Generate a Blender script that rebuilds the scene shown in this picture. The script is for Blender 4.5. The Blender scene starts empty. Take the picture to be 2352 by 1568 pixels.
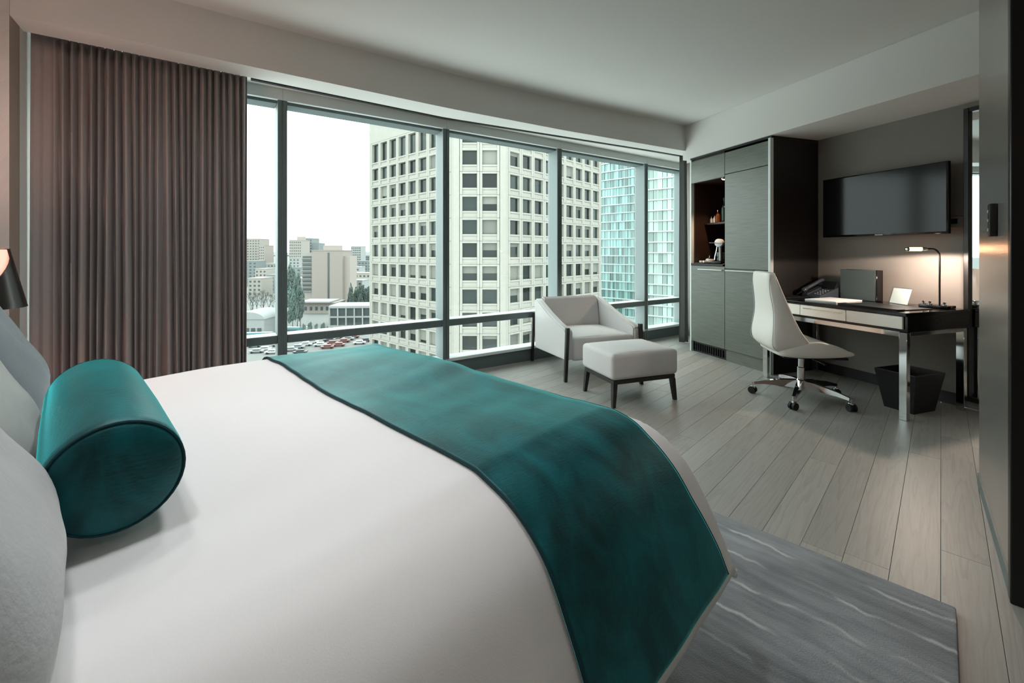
import bpy, bmesh, math, random
from mathutils import Vector, Matrix, noise
random.seed(7)
R = math.radians
SC = bpy.context.scene
COL = SC.collection

# ------------------------------------------------------------------ camera / light / exposure
cam_d = bpy.data.cameras.new('camera'); cam = bpy.data.objects.new('camera', cam_d); COL.objects.link(cam)
CAM_H = 1.17
cam.location = (0, 0, CAM_H); cam.rotation_euler = (R(90), 0, 0)
cam_d.sensor_width = 36; cam_d.lens = 36*1010/2352; cam_d.shift_y = (580-784)/2352
cam_d.clip_start = 0.02; cam_d.clip_end = 9000
SC.camera = cam
w = bpy.data.worlds.new('overcast_sky'); SC.world = w; w.use_nodes = True
bg = w.node_tree.nodes['Background']; bg.inputs[0].default_value = (0.94, 0.975, 1.0, 1); bg.inputs[1].default_value = 5.0
vs = SC.view_settings
vs.view_transform = 'Standard'; vs.look = 'None'; vs.gamma = 1; vs.use_curve_mapping = False
vs.exposure = 0.0

# ------------------------------------------------------------------ materials
def lin(c):
    if isinstance(c, str):
        c = [int(c[i:i+2], 16)/255 for i in (0, 2, 4)]
        c = [x/12.92 if x <= .04045 else ((x+.055)/1.055)**2.4 for x in c]
    return (*c[:3], 1)
MATS = {}
def mat(name, color='808080', rough=.5, metal=0, spec=.5, sheen=0, emit=None, estr=0, var=None, bump=None, coat=0, rand=None, aniso=None):
    """var=(scale, amount, (sx,sy,sz)) colour mottling, bump=(scale, strength, (sx,sy,sz)), rand=amount of per-object value shift"""
    m = bpy.data.materials.new(name); m.use_nodes = True; MATS[name] = m
    nt = m.node_tree; N = nt.nodes; L = nt.links; p = N['Principled BSDF']
    col = lin(color)
    p.inputs['Base Color'].default_value = col; p.inputs['Roughness'].default_value = rough
    p.inputs['Metallic'].default_value = metal; p.inputs['Specular IOR Level'].default_value = spec
    p.inputs['Coat Weight'].default_value = coat; p.inputs['Coat Roughness'].default_value = .08
    if sheen:
        p.inputs['Sheen Weight'].default_value = sheen; p.inputs['Sheen Roughness'].default_value = .35
        p.inputs['Sheen Tint'].default_value = tuple(min(1, c*2.2+.05) for c in col[:3])+(1,)
    if emit is not None:
        p.inputs['Emission Color'].default_value = lin(emit); p.inputs['Emission Strength'].default_value = estr
    tc = N.new('ShaderNodeTexCoord')
    def mapped(s, sc):
        mp = N.new('ShaderNodeMapping'); mp.inputs['Scale'].default_value = [s*k for k in sc]
        L.new(tc.outputs['Object'], mp.inputs['Vector']); return mp.outputs['Vector']
    out = None
    if var:
        nz = N.new('ShaderNodeTexNoise'); nz.inputs['Scale'].default_value = 1; nz.inputs['Detail'].default_value = 5
        L.new(mapped(var[0], var[2] if len(var) > 2 else (1, 1, 1)), nz.inputs['Vector'])
        mr = N.new('ShaderNodeMapRange'); mr.inputs[1].default_value = .25; mr.inputs[2].default_value = .75
        mr.inputs[3].default_value = 1-var[1]; mr.inputs[4].default_value = 1+var[1]
        L.new(nz.outputs['Fac'], mr.inputs[0])
        out = mr.outputs[0]
    if rand:
        oi = N.new('ShaderNodeObjectInfo'); mr2 = N.new('ShaderNodeMapRange')
        mr2.inputs[3].default_value = 1-rand; mr2.inputs[4].default_value = 1+rand
        L.new(oi.outputs['Random'], mr2.inputs[0])
        if out is None: out = mr2.outputs[0]
        else:
            mu = N.new('ShaderNodeMath'); mu.operation = 'MULTIPLY'; L.new(out, mu.inputs[0]); L.new(mr2.outputs[0], mu.inputs[1]); out = mu.outputs[0]
    if out is not None:
        vm = N.new('ShaderNodeVectorMath'); vm.operation = 'SCALE'; vm.inputs[0].default_value = col[:3]
        L.new(out, vm.inputs['Scale']); L.new(vm.outputs[0], p.inputs['Base Color'])
    if bump:
        nb = N.new('ShaderNodeTexNoise'); nb.inputs['Scale'].default_value = 1; nb.inputs['Detail'].default_value = 3
        L.new(mapped(bump[0], bump[2] if len(bump) > 2 else (1, 1, 1)), nb.inputs['Vector'])
        bp = N.new('ShaderNodeBump'); bp.inputs['Strength'].default_value = bump[1]; bp.inputs['Distance'].default_value = .01
        L.new(nb.outputs['Fac'], bp.inputs['Height']); L.new(bp.outputs[0], p.inputs['Normal'])
    return m

mat('plaster', 'd3d2ce', .9, bump=(60, .03))
mat('ceiling_paint', 'cdccc8', .92)
mat('wall_fabric', '7f7a74', .85, var=(3, .05), bump=(220, .12, (1, .12, 1)))
mat('taupe_wall', 'a8968a', .8, var=(2, .05), bump=(200, .1))
mat('dark_base', '1d1b1a', .5)
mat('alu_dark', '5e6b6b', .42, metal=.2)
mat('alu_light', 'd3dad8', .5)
mat('alu_lit_side', '838e8e', .5)  # paler tone, daylight on the mullion sides put into the colour
mat('black_metal', '0c0d0d', .4, metal=.4)
mat('curtain', '98908e', .9, sheen=.15, bump=(300, .15, (1, 1, .2)))
mat('curtain_grey', '565654', .9, bump=(300, .15))
mat('linen_white', 'eeeeee', .85, sheen=.08, bump=(350, .06))
mat('velvet_piping', '05363d', .8)
mat('bed_base', '1a1817', .7)
mat('pillow_grey', 'b9bcbe', .85, sheen=.3, var=(14, .05), bump=(90, .12))
mat('pillow_silver', 'aeb3b0', .6, sheen=.3, var=(8, .05), bump=(60, .08, (1, .2, 1)))
mat('pillow_slate', '737c80', .8, sheen=.4, var=(9, .1), bump=(90, .1))
mat('upholstery', 'cac7c6', .9, sheen=.1, var=(40, .025), bump=(420, .15))
mat('dark_wood', '16120f', .42, var=(20, .2, (1, 1, .1)))
mat('chrome', 'd9dada', .08, metal=1)
mat('leather_white', 'e2ddd6', .38, bump=(120, .05))
mat('black_plastic', '0b0b0b', .45)
mat('black_rubber', '121212', .65)
mat('lacquer_white', 'f0ebe2', .3)
mat('black_gloss', '060606', .12)
mat('leather_black', '17191a', .35, bump=(160, .1))
mat('leather_green', '3d4644', .55, bump=(160, .1))
mat('bin_leather', '0d0d0e', .5, bump=(120, .08))
mat('paper', 'e6e6e4', .8)
mat('phone_grey', '3a4149', .4)
mat('phone_key', '8d969d', .5)
mat('mirror', 'e8eeee', .015, metal=1)
mat('tv_screen', '101213', .12, spec=.22)
mat('mark_grey', 'b8bcc0', .5)
mat('niche_brown', '2a1a12', .45, var=(8, .2, (1, 1, 4)))
mat('panel_gloss', 'a5a09a', .27, metal=.75, spec=.5, var=(5, .06, (1, 1, .5)), bump=(260, .05, (.06, 1, 1)))
mat('door_black', '0b0908', .35)
mat('white_plastic', 'd8d8d6', .4)
mat('bottle_amber', '5a2c0c', .15)
mat('bottle_green', '10231f', .12)
mat('bottle_clear', 'c9cfcf', .08, spec=.8)
mat('lamp_glow', 'ffe2c0', .5, emit='ffb98a', estr=45)
mat('shade_glow', 'ffd2c4', .8, emit='ffab90', estr=.8)
mat('spot_glow', 'ffd9b0', .5, emit='ffb070', estr=22)
mat('shade_metal', '3b3634', .22, metal=.8)
mat('down_glow', 'fff2e4', .5, emit='ffe2c4', estr=6)
# exterior
mat('precast', '86847d', .85, var=(1.2, .05), rand=.03)
mat('office_glass', '1c2422', .12, rand=.6, spec=.28)
mat('office_blind', '5f605a', .7, rand=.25)
mat('core_dark', '565550', .9)
mat('teal_glass', '6f9492', .12, rand=.6, spec=.8)
mat('teal_slab', 'b9c8c4', .6)
mat('pale_glass', 'a3b5b0', .2, rand=.3, spec=.6)
mat('pale_slab', 'bcc4c1', .7)
mat('city_beige', '8f8a83', .9, rand=.08)
mat('city_pink', '928983', .9)
mat('city_brick', '857d77', .9)
mat('city_grey', '727878', .9, rand=.12)
mat('city_white', '8b8d8c', .9)
mat('city_window', '384041', .3)
mat('asphalt', '676966', .9, var=(.02, .15))
mat('foliage', '5b6963', .9, rand=.15)  # both foliage tones lightened, distance haze put into the colour
mat('foliage_dark', '46544e', .9, rand=.15)
mat('bark', '4e4c49', .9)
mat('hill', '677072', .95)
mat('car_white', 'a8a8a8', .3, coat=.5); mat('car_red', '642825', .3, coat=.5); mat('car_dark', '292c2f', .3, coat=.5); mat('car_silver', '7b7e80', .3, coat=.5)
mat('roof_red', '664c46', .9); mat('teal_paint', '2c686e', .5); mat('tyre', '0c0c0c', .8)

def velvet():
    m = mat('velvet_teal', '046068', .48, spec=.65, sheen=1)
    N = m.node_tree.nodes; L = m.node_tree.links; p = N['Principled BSDF']
    tc = N.new('ShaderNodeTexCoord'); mp = N.new('ShaderNodeMapping'); mp.inputs['Scale'].default_value = (9, 4.5, 7)
    L.new(tc.outputs['Object'], mp.inputs['Vector'])
    nz = N.new('ShaderNodeTexNoise'); nz.inputs['Scale'].default_value = 1; nz.inputs['Detail'].default_value = 6; nz.inputs['Roughness'].default_value = .6
    nz.inputs['Distortion'].default_value = .6
    L.new(mp.outputs[0], nz.inputs['Vector'])
    cr = N.new('ShaderNodeValToRGB'); e = cr.color_ramp.elements
    e[0].position = .36; e[0].color = lin('011f25'); e[1].position = .70; e[1].color = lin('085a62')
    L.new(nz.outputs['Fac'], cr.inputs[0]); L.new(cr.outputs[0], p.inputs['Base Color'])
    mp2 = N.new('ShaderNodeMapping'); mp2.inputs['Scale'].default_value = (60, 260, 200); L.new(tc.outputs['Object'], mp2.inputs['Vector'])
    n2 = N.new('ShaderNodeTexNoise'); n2.inputs['Scale'].default_value = 1; L.new(mp2.outputs[0], n2.inputs['Vector'])
    ad = N.new('ShaderNodeMath'); ad.operation = 'MULTIPLY_ADD'; ad.inputs[1].default_value = .35
    L.new(n2.outputs['Fac'], ad.inputs[0]); ad.inputs[2].default_value = 0
    bp = N.new('ShaderNodeBump'); bp.inputs['Strength'].default_value = .35; bp.inputs['Distance'].default_value = .006
    L.new(ad.outputs[0], bp.inputs['Height']); L.new(bp.outputs[0], p.inputs['Normal'])
    p.inputs['Sheen Tint'].default_value = (.10, .92, .95, 1); p.inputs['Sheen Roughness'].default_value = .32; p.inputs['Specular Tint'].default_value = (.35, .95, .95, 1)
velvet()

def wood_floor():
    m = mat('oak_plank', '8f8a82', .42)
    N = m.node_tree.nodes; L = m.node_tree.links; p = N['Principled BSDF']
    tc = N.new('ShaderNodeTexCoord'); oi = N.new('ShaderNodeObjectInfo')
    sc = N.new('ShaderNodeVectorMath'); sc.operation = 'SCALE'; sc.inputs[0].default_value = (37, 91, 13); L.new(oi.outputs['Random'], sc.inputs['Scale'])
    ad = N.new('ShaderNodeVectorMath'); ad.operation = 'ADD'; L.new(tc.outputs['Object'], ad.inputs[0]); L.new(sc.outputs[0], ad.inputs[1])
    mp = N.new('ShaderNodeMapping'); mp.inputs['Scale'].default_value = (.55, 7.5, 1); L.new(ad.outputs[0], mp.inputs['Vector'])
    n1 = N.new('ShaderNodeTexNoise'); n1.inputs['Scale'].default_value = 1; n1.inputs['Detail'].default_value = 3; L.new(mp.outputs[0], n1.inputs['Vector'])
    # growth rings: contour lines of a stretched noise
    mu = N.new('ShaderNodeMath'); mu.operation = 'MULTIPLY'; mu.inputs[1].default_value = 12; L.new(n1.outputs['Fac'], mu.inputs[0])
    fr = N.new('ShaderNodeMath'); fr.operation = 'FRACT'; L.new(mu.outputs[0], fr.inputs[0])
    rg = N.new('ShaderNodeMapRange'); rg.inputs[1].default_value = .0; rg.inputs[2].default_value = .35; rg.inputs[3].default_value = .86; rg.inputs[4].default_value = 1.0
    L.new(fr.outputs[0], rg.inputs[0])
    mp2 = N.new('ShaderNodeMapping'); mp2.inputs['Scale'].default_value = (7, 150, 1); L.new(ad.outputs[0], mp2.inputs['Vector'])
    n2 = N.new('ShaderNodeTexNoise'); n2.inputs['Scale'].default_value = 1; n2.inputs['Detail'].default_value = 2; L.new(mp2.outputs[0], n2.inputs['Vector'])
    r2 = N.new('ShaderNodeMapRange'); r2.inputs[1].default_value = .3; r2.inputs[2].default_value = .7; r2.inputs[3].default_value = .93; r2.inputs[4].default_value = 1.05; L.new(n2.outputs['Fac'], r2.inputs[0])
    r3 = N.new('ShaderNodeMapRange'); r3.inputs[3].default_value = .86; r3.inputs[4].default_value = 1.12; L.new(oi.outputs['Random'], r3.inputs[0])
    m1 = N.new('ShaderNodeMath'); m1.operation = 'MULTIPLY'; L.new(rg.outputs[0], m1.inputs[0]); L.new(r2.outputs[0], m1.inputs[1])
    m2 = N.new('ShaderNodeMath'); m2.operation = 'MULTIPLY'; L.new(m1.outputs[0], m2.inputs[0]); L.new(r3.outputs[0], m2.inputs[1])
    vm = N.new('ShaderNodeVectorMath'); vm.operation = 'SCALE'; vm.inputs[0].default_value = lin('9b9993')[:3]; L.new(m2.outputs[0], vm.inputs['Scale'])
    L.new(vm.outputs[0], p.inputs['Base Color'])
    bp = N.new('ShaderNodeBump'); bp.inputs['Strength'].default_value = .15; bp.inputs['Distance'].default_value = .002; L.new(m1.outputs[0], bp.inputs['Height']); L.new(bp.outputs[0], p.inputs['Normal'])
wood_floor()

def veneer(name, c, rough=.4):
    m = mat(name, c, rough)
    N = m.node_tree.nodes; L = m.node_tree.links; p = N['Principled BSDF']
    tc = N.new('ShaderNodeTexCoord'); mp = N.new('ShaderNodeMapping'); mp.inputs['Scale'].default_value = (6, 5, 130); L.new(tc.outputs['Object'], mp.inputs['Vector'])
    n = N.new('ShaderNodeTexNoise'); n.inputs['Scale'].default_value = 1; n.inputs['Detail'].default_value = 4; L.new(mp.outputs[0], n.inputs['Vector'])
    r = N.new('ShaderNodeMapRange'); r.inputs[1].default_value = .3; r.inputs[2].default_value = .7; r.inputs[3].default_value = .82; r.inputs[4].default_value = 1.18; L.new(n.outputs['Fac'], r.inputs[0])
    vm = N.new('ShaderNodeVectorMath'); vm.operation = 'SCALE'; vm.inputs[0].default_value = lin(c)[:3]; L.new(r.outputs[0], vm.inputs['Scale']); L.new(vm.outputs[0], p.inputs['Base Color'])
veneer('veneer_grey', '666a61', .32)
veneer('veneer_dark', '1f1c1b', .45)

def rug_mat():
    m = mat('rug_pile', '8b8d90', .95, sheen=.3)
    N = m.node_tree.nodes; L = m.node_tree.links; p = N['Principled BSDF']
    tc = N.new('ShaderNodeTexCoord')
    def nz(scale, det, dist=0):
        mp = N.new('ShaderNodeMapping'); mp.inputs['Scale'].default_value = scale; L.new(tc.outputs['Object'], mp.inputs['Vector'])
        n = N.new('ShaderNodeTexNoise'); n.inputs['Scale'].default_value = 1; n.inputs['Detail'].default_value = det; n.inputs['Distortion'].default_value = dist
        L.new(mp.outputs[0], n.inputs['Vector']); return n.outputs['Fac']
    streak = nz((30, 5, 1), 5, .4); cloud = nz((4, 3, 1), 4)
    # thin wavering light lines running across (local y), spaced along local x
    sx = N.new('ShaderNodeSeparateXYZ'); L.new(tc.outputs['Object'], sx.inputs[0])
    wob = nz((2.5, 7, 1), 6)
    wo = N.new('ShaderNodeMath'); wo.operation = 'MULTIPLY_ADD'; wo.inputs[1].default_value = .09; L.new(wob, wo.inputs[0]); L.new(sx.outputs[0], wo.inputs[2])
    dv = N.new('ShaderNodeMath'); dv.operation = 'DIVIDE'; dv.inputs[1].default_value = .145; L.new(wo.outputs[0], dv.inputs[0])
    fr = N.new('ShaderNodeMath'); fr.operation = 'PINGPONG'; fr.inputs[1].default_value = .5; L.new(dv.outputs[0], fr.inputs[0])
    ln = N.new('ShaderNodeMapRange'); ln.inputs[1].default_value = .0; ln.inputs[2].default_value = .075; ln.inputs[3].default_value = 1; ln.inputs[4].default_value = 0; L.new(fr.outputs[0], ln.inputs[0])
    msk = N.new('ShaderNodeMapRange'); msk.inputs[1].default_value = .42; msk.inputs[2].default_value = .56; L.new(nz((3, 4.5, 1), 2), msk.inputs[0])
    lm = N.new('ShaderNodeMath'); lm.operation = 'MULTIPLY'; L.new(ln.outputs[0], lm.inputs[0]); L.new(msk.outputs[0], lm.inputs[1])
    a1 = N.new('ShaderNodeMath'); a1.operation = 'ADD'; L.new(streak, a1.inputs[0]); L.new(cloud, a1.inputs[1])
    cr = N.new('ShaderNodeValToRGB'); e = cr.color_ramp.elements
    e[0].position = .36; e[0].color = lin('6f7377'); e[1].position = .66; e[1].color = lin('9da1a5')
    hf = N.new('ShaderNodeMath'); hf.operation = 'MULTIPLY'; hf.inputs[1].default_value = .5; L.new(a1.outputs[0], hf.inputs[0]); L.new(hf.outputs[0], cr.inputs[0])
    mx = N.new('ShaderNodeMixRGB'); mx.inputs[2].default_value = lin('c6c9ca'); L.new(lm.outputs[0], mx.inputs[0]); L.new(cr.outputs[0], mx.inputs[1])
    L.new(mx.outputs[0], p.inputs['Base Color'])
    bp = N.new('ShaderNodeBump'); bp.inputs['Strength'].default_value = .6; bp.inputs['Distance'].default_value = .004
    L.new(nz((260, 200, 1), 2), bp.inputs['Height']); L.new(bp.outputs[0], p.inputs['Normal'])
rug_mat()

def glass_mat(name, tint, refl=1.0):
    m = bpy.data.materials.new(name); m.use_nodes = True; MATS[name] = m
    N = m.node_tree.nodes; L = m.node_tree.links; N.clear()
    o = N.new('ShaderNodeOutputMaterial'); mx = N.new('ShaderNodeMixShader'); t = N.new('ShaderNodeBsdfTransparent'); g = N.new('ShaderNodeBsdfGlossy')
    t.inputs[0].default_value = lin(tint); g.inputs['Roughness'].default_value = .02; f = N.new('ShaderNodeMath'); f.operation = 'MULTIPLY_ADD'
    lw = N.new('ShaderNodeLayerWeight'); lw.inputs['Blend'].default_value = .5; pw = N.new('ShaderNodeMath'); pw.operation = 'POWER'; pw.inputs[1].default_value = 5
    L.new(lw.outputs['Facing'], pw.inputs[0]); L.new(pw.outputs[0], f.inputs[0]); f.inputs[1].default_value = .55; f.inputs[2].default_value = .03
    L.new(f.outputs[0], mx.inputs[0]); L.new(t.outputs[0], mx.inputs[1]); L.new(g.outputs[0], mx.inputs[2]); L.new(mx.outputs[0], o.inputs[0])
glass_mat('window_glass', 'f3faf7')
glass_mat('clear_acrylic', 'f4f8f8')

# ------------------------------------------------------------------ mesh helpers
def link(name, me, m=None, parent=None, loc=None, rot=None):
    o = bpy.data.objects.new(name, me); COL.objects.link(o)
    if me is not None and m is not None and len(me.materials) == 0: me.materials.append(MATS[m])
    if parent is not None: o.parent = parent
    if loc is not None: o.location = loc
    if rot is not None: o.rotation_euler = (0, 0, rot) if not hasattr(rot, '__len__') else rot
    return o
def tag(o, label=None, cat=None, group=None, kind=None):
    if label: o['label'] = label
    if cat: o['category'] = cat
    if group: o['group'] = group
    if kind: o['kind'] = kind
    return o
def thing(name, label, cat, loc=(0, 0, 0), rot=0, group=None):
    return tag(link(name, None, None, None, loc, rot), label, cat, group)
def smooth(me, ang=40):
    for p in me.polygons: p.use_smooth = True
    try: me.set_sharp_from_angle(angle=R(ang))
    except Exception: pass
    return me
def to_mesh(bm, name='m', sm=True, ang=40):
    bmesh.ops.recalc_face_normals(bm, faces=bm.faces)
    me = bpy.data.meshes.new(name); bm.to_mesh(me); bm.free()
    if sm: smooth(me, ang)
    return me
def bx(bm, x0, x1, y0, y1, z0, z1, bev=0, seg=2):
    g = bmesh.ops.create_cube(bm, size=1)
    vs_ = g['verts']
    for v in vs_:
        v.co = Vector((x0+(v.co.x+.5)*(x1-x0), y0+(v.co.y+.5)*(y1-y0), z0+(v.co.z+.5)*(z1-z0)))
    if bev:
        es = list({e for v in vs_ for e in v.link_edges})
        bmesh.ops.bevel(bm, geom=es, offset=bev, segments=seg, profile=.5, affect='EDGES', clamp_overlap=True)
def box(name, m, parent, x0, x1, y0, y1, z0, z1, bev=0, seg=2, **k):
    bm = bmesh.new(); bx(bm, x0, x1, y0, y1, z0, z1, bev, seg)
    return link(name, to_mesh(bm, name), m, parent, **k)
def prism(bm, poly, z0, z1):
    b = [bm.verts.new((x, y, z0)) for x, y in poly]; t = [bm.verts.new((x, y, z1)) for x, y in poly]; n = len(poly)
    bm.faces.new(b[::-1]); bm.faces.new(t)
    for i in range(n): bm.faces.new((b[i], b[(i+1) % n], t[(i+1) % n], t[i]))
def loft(bm, rings, caps=True, closed=True):
    vr = [[bm.verts.new(p) for p in r] for r in rings]; n = len(rings[0])
    for a, b in zip(vr, vr[1:]):
        for i in range(n if closed else n-1):
            bm.faces.new((a[i], a[(i+1) % n], b[(i+1) % n], b[i]))
    if caps and closed:
        bm.faces.new(vr[0][::-1]); bm.faces.new(vr[-1])
def tube(bm, pts, r, n=10):
    pts = [Vector(p) for p in pts]; rings = []
    rr = r if hasattr(r, '__len__') else [r]*len(pts)
    for i, p in enumerate(pts):
        d = (pts[min(i+1, len(pts)-1)]-pts[max(i-1, 0)]).normalized()
        up = Vector((0, 0, 1)) if abs(d.z) < .95 else Vector((1, 0, 0))
        if i and prev is not None: up = prev
        x = d.cross(up).normalized(); y = x.cross(d).normalized(); prev = y
        rings.append([p+(x*math.cos(2*math.pi*k/n)+y*math.sin(2*math.pi*k/n))*rr[i] for k in range(n)])
    loft(bm, rings)
prev = None
def lathe(bm, prof, n=24, c=(0, 0, 0)):
    rings = [[(c[0]+r*math.cos(2*math.pi*k/n), c[1]+r*math.sin(2*math.pi*k/n), c[2]+z) for k in range(n)] for r, z in prof]
    loft(bm, rings)
def part(name, m, parent, fn, *a, ang=40, loc=None, rot=None, **k):
    bm = bmesh.new(); fn(bm, *a, **k); return link(name, to_mesh(bm, name, ang=ang), m, parent, loc, rot)
def grid_mesh(nu, nv, fn):
    verts = []; faces = []
    for i in range(nu+1):
        for j in range(nv+1): verts.append(fn(i/nu, j/nv))
    for i in range(nu):
        for j in range(nv):
            k = i*(nv+1)+j; faces.append((k, k+nv+1, k+nv+2, k+1))
    me = bpy.data.meshes.new('grid'); me.from_pydata([tuple(v) for v in verts], [], faces); me.update(); smooth(me, 60); return me
def copy_tree(o, parent=None):
    c = o.copy(); COL.objects.link(c)
    if parent is not None: c.parent = parent
    for ch in o.children: copy_tree(ch, c)
    return c
def spline(pts, n):
    """Catmull-Rom through points"""
    P = [Vector(p) for p in pts]; out = []
    for i in range(len(P)-1):
        p0, p1, p2, p3 = P[max(i-1, 0)], P[i], P[i+1], P[min(i+2, len(P)-1)]
        for k in range(n):
            t = k/n; out.append(.5*((2*p1)+(p2-p0)*t+(2*p0-5*p1+4*p2-p3)*t*t+(3*p1-p0-3*p2+p3)*t**3))
    out.append(P[-1]); return out
def lerp_tab(tab, x):
    if x <= tab[0][0]: return tab[0][1]
    for (a, va), (b, vb) in zip(tab, tab[1:]):
        if x <= b: return va+(vb-va)*(x-a)/(b-a)
    return tab[-1][1]

# ------------------------------------------------------------------ frames of the room
RB, RQ, RF = R(45.7), R(18.3), R(34.3)          # bed / planks, desk wall, window front
def rotz(a, p): c, s = math.cos(a), math.sin(a); return (c*p[0]-s*p[1], s*p[0]+c*p[1])
def AB(a, b): return rotz(RB, (a, b))
def QR(q, r): return rotz(RQ, (q, r))
P0 = (-1.74, 3.42)
def FS(s, n): x, y = rotz(RF, (s, n)); return (P0[0]+x, P0[1]+y)
def inB(p): return rotz(-RB, p)
CEIL = 2.70; SOFF = 2.40; DSOF = 2.295
GL = .15                                        # glass plane behind the inner face of the mullions
SL = -1.355                                     # niche wall
cornerC = FS(SL, -.467)
tdir = rotz(RF, (1, 0))
ca = inB(cornerC)[0]; HEAD = -.80
Lw = (ca-HEAD)/(tdir[0]*math.cos(RB)+tdir[1]*math.sin(RB))
cornerD = (cornerC[0]-tdir[0]*Lw, cornerC[1]-tdir[1]*Lw)
hb = inB(cornerD)[1]
BACKB = -2.4
cE = AB(HEAD, BACKB)
QW = 4.30
def q_at_b(bv):   # r on TV wall where b == bv
    x0, y0 = QR(QW, 0); b0 = inB((x0, y0))[1]; x1, y1 = QR(QW, 1); b1 = inB((x1, y1))[1]; return (bv-b0)/(b1-b0)
rN = q_at_b(BACKB)
cF = QR(QW, rN)
# window front meets TV wall
def tv_hit():
    lo, hi = 0, 12
    for _ in range(50):
        mdl = (lo+hi)/2; p = FS(mdl, GL); q = rotz(-RQ, p)[0]
        if q < QW: lo = mdl
        else: hi = mdl
    return lo
SR = tv_hit()
cG = FS(SR, GL); cHh = FS(SL, GL)
ROOM = [cE, cF, cG, cHh, cornerC, cornerD]

def seg_wall(name, p, q, z0, z1, th, m):
    """wall slab from p to q, thickness to the right of p->q"""
    d = Vector((q[0]-p[0], q[1]-p[1])); L = d.length; a = math.atan2(d.y, d.x)
    o = box(name, m, None, 0, L, -th, 0, z0, z1, loc=(p[0], p[1], 0), rot=a)
    return tag(o, kind='structure')

# ------------------------------------------------------------------ room shell
seg_wall('wall_back', cE, cF, 0, CEIL, .15, 'plaster')
wr = seg_wall('wall_right', cF, cG, 0, CEIL, .15, 'wall_fabric')
seg_wall('wall_niche', cHh, cornerC, 0, CEIL, .15, 'plaster')
seg_wall('wall_left', cornerC, cornerD, 0, CEIL, .15, 'taupe_wall')
seg_wall('wall_headboard', cornerD, cE, 0, CEIL, .15, 'taupe_wall')
bm = bmesh.new(); prism(bm, ROOM, CEIL, CEIL+.12); tag(link('ceiling', to_mesh(bm, 'ceiling', False), 'ceiling_paint'), kind='structure')
bm = bmesh.new(); prism(bm, ROOM, -.15, -.012); floor = tag(link('floor', to_mesh(bm, 'floor', False), 'dark_base'), kind='structure')

def clip(poly, A, B):
    out = []
    def side(p): return (B[0]-A[0])*(p[1]-A[1])-(B[1]-A[1])*(p[0]-A[0])
    for i in range(len(poly)):
        p, q = poly[i], poly[(i+1) % len(poly)]; sp, sq = side(p), side(q)
        if sp >= 0: out.append(p)
        if sp*sq < 0: t = sp/(sp-sq); out.append((p[0]+(q[0]-p[0])*t, p[1]+(q[1]-p[1])*t))
    return out
CONV = [inB(p) for p in [cE, cF, cG, cHh, cornerD]]
CUT = [inB(p) for p in [FS(SL, 1), FS(SL, -.467), cornerD]]
rnd = random.Random(3)
PW = .1345; b_ = -2.42
brow = 0
while b_ < 7.2:
    a_ = -.8 - rnd.uniform(0, 1.6)
    while a_ < 7.5:
        ln_ = rnd.choice((1.5, 1.9, 2.2)); g = .0005
        poly = [(a_+g, b_+g), (a_+ln_-g, b_+g), (a_+ln_-g, b_+PW-g), (a_+g, b_+PW-g)]
        for i in range(len(CONV)):
            if len(poly) > 2: poly = clip(poly, CONV[i], CONV[(i+1) % len(CONV)])
        if len(poly) > 2:
            cx = sum(p[0] for p in poly)/len(poly); cy = sum(p[1] for p in poly)/len(poly)
            bm = bmesh.new(); prism(bm, [(x-cx, y-cy) for x, y in poly], -.0115, 0)
            es = [e for e in bm.edges if all(v.co.z > -.001 for v in e.verts)]
            bmesh.ops.bevel(bm, geom=es, offset=.0009, segments=1, affect='EDGES')
            wx, wy = AB(cx, cy)
            link('plank', to_mesh(bm, 'plank', False), 'oak_plank', floor, (wx, wy, 0), RB)
        a_ += ln_
    b_ += PW; brow += 1

# window-side bulkhead (gently bowed) and its curtain recess
OFFT = [(-1.5, -.467), (-.85, -.445), (0, -.427), (1.16, -.405), (2.46, -.448), (3.68, -.545), (5.2, -.66)]
BACKT = [(-1.5, -.262), (0, -.205), (1.28, -.155), (1.85, -.205), (2.8, -.29), (3.9, -.385), (5.2, -.46)]
def bulk(bm):
    S = [SL+(SR-SL)*i/40 for i in range(41)]
    loft(bm, [[(s, lerp_tab(OFFT, s), CEIL), (s, lerp_tab(OFFT, s), SOFF), (s, lerp_tab(BACKT, s), SOFF), (s, lerp_tab(BACKT, s), SOFF+.03), (s, lerp_tab(BACKT, s)+.02, SOFF+.03), (s, lerp_tab(BACKT, s)+.02, CEIL)] for s in S])
o = part('trim_bulkhead', 'plaster', None, bulk, loc=(*P0, 0), rot=RF, ang=25); tag(o, kind='structure')
# recess ceiling above the curtain track
def recess(bm):
    S = [SL+(SR-SL)*i/40 for i in range(41)]
    loft(bm, [[(s, lerp_tab(BACKT, s)+.02, SOFF+.03), (s, .02, SOFF+.03), (s, .02, SOFF+.07), (s, lerp_tab(BACKT, s)+.02, SOFF+.07)] for s in S])
o = part('trim_recess', 'plaster', None, recess, loc=(*P0, 0), rot=RF, ang=25); tag(o, kind='structure')
def track(bm):
    S = [-.26+(4.49+.26)*i/40 for i in range(41)]
    loft(bm, [[(s, lerp_tab(BACKT, s)+.05, SOFF+.008), (s, lerp_tab(BACKT, s)+.085, SOFF+.008), (s, lerp_tab(BACKT, s)+.085, SOFF+.03), (s, lerp_tab(BACKT, s)+.05, SOFF+.03)] for s in S])
o = part('curtain_track', 'black_metal', None, track, loc=(*P0, 0), rot=RF, ang=25)
tag(o, 'thin black curtain track running along the ceiling above the window', 'curtain track')

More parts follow.
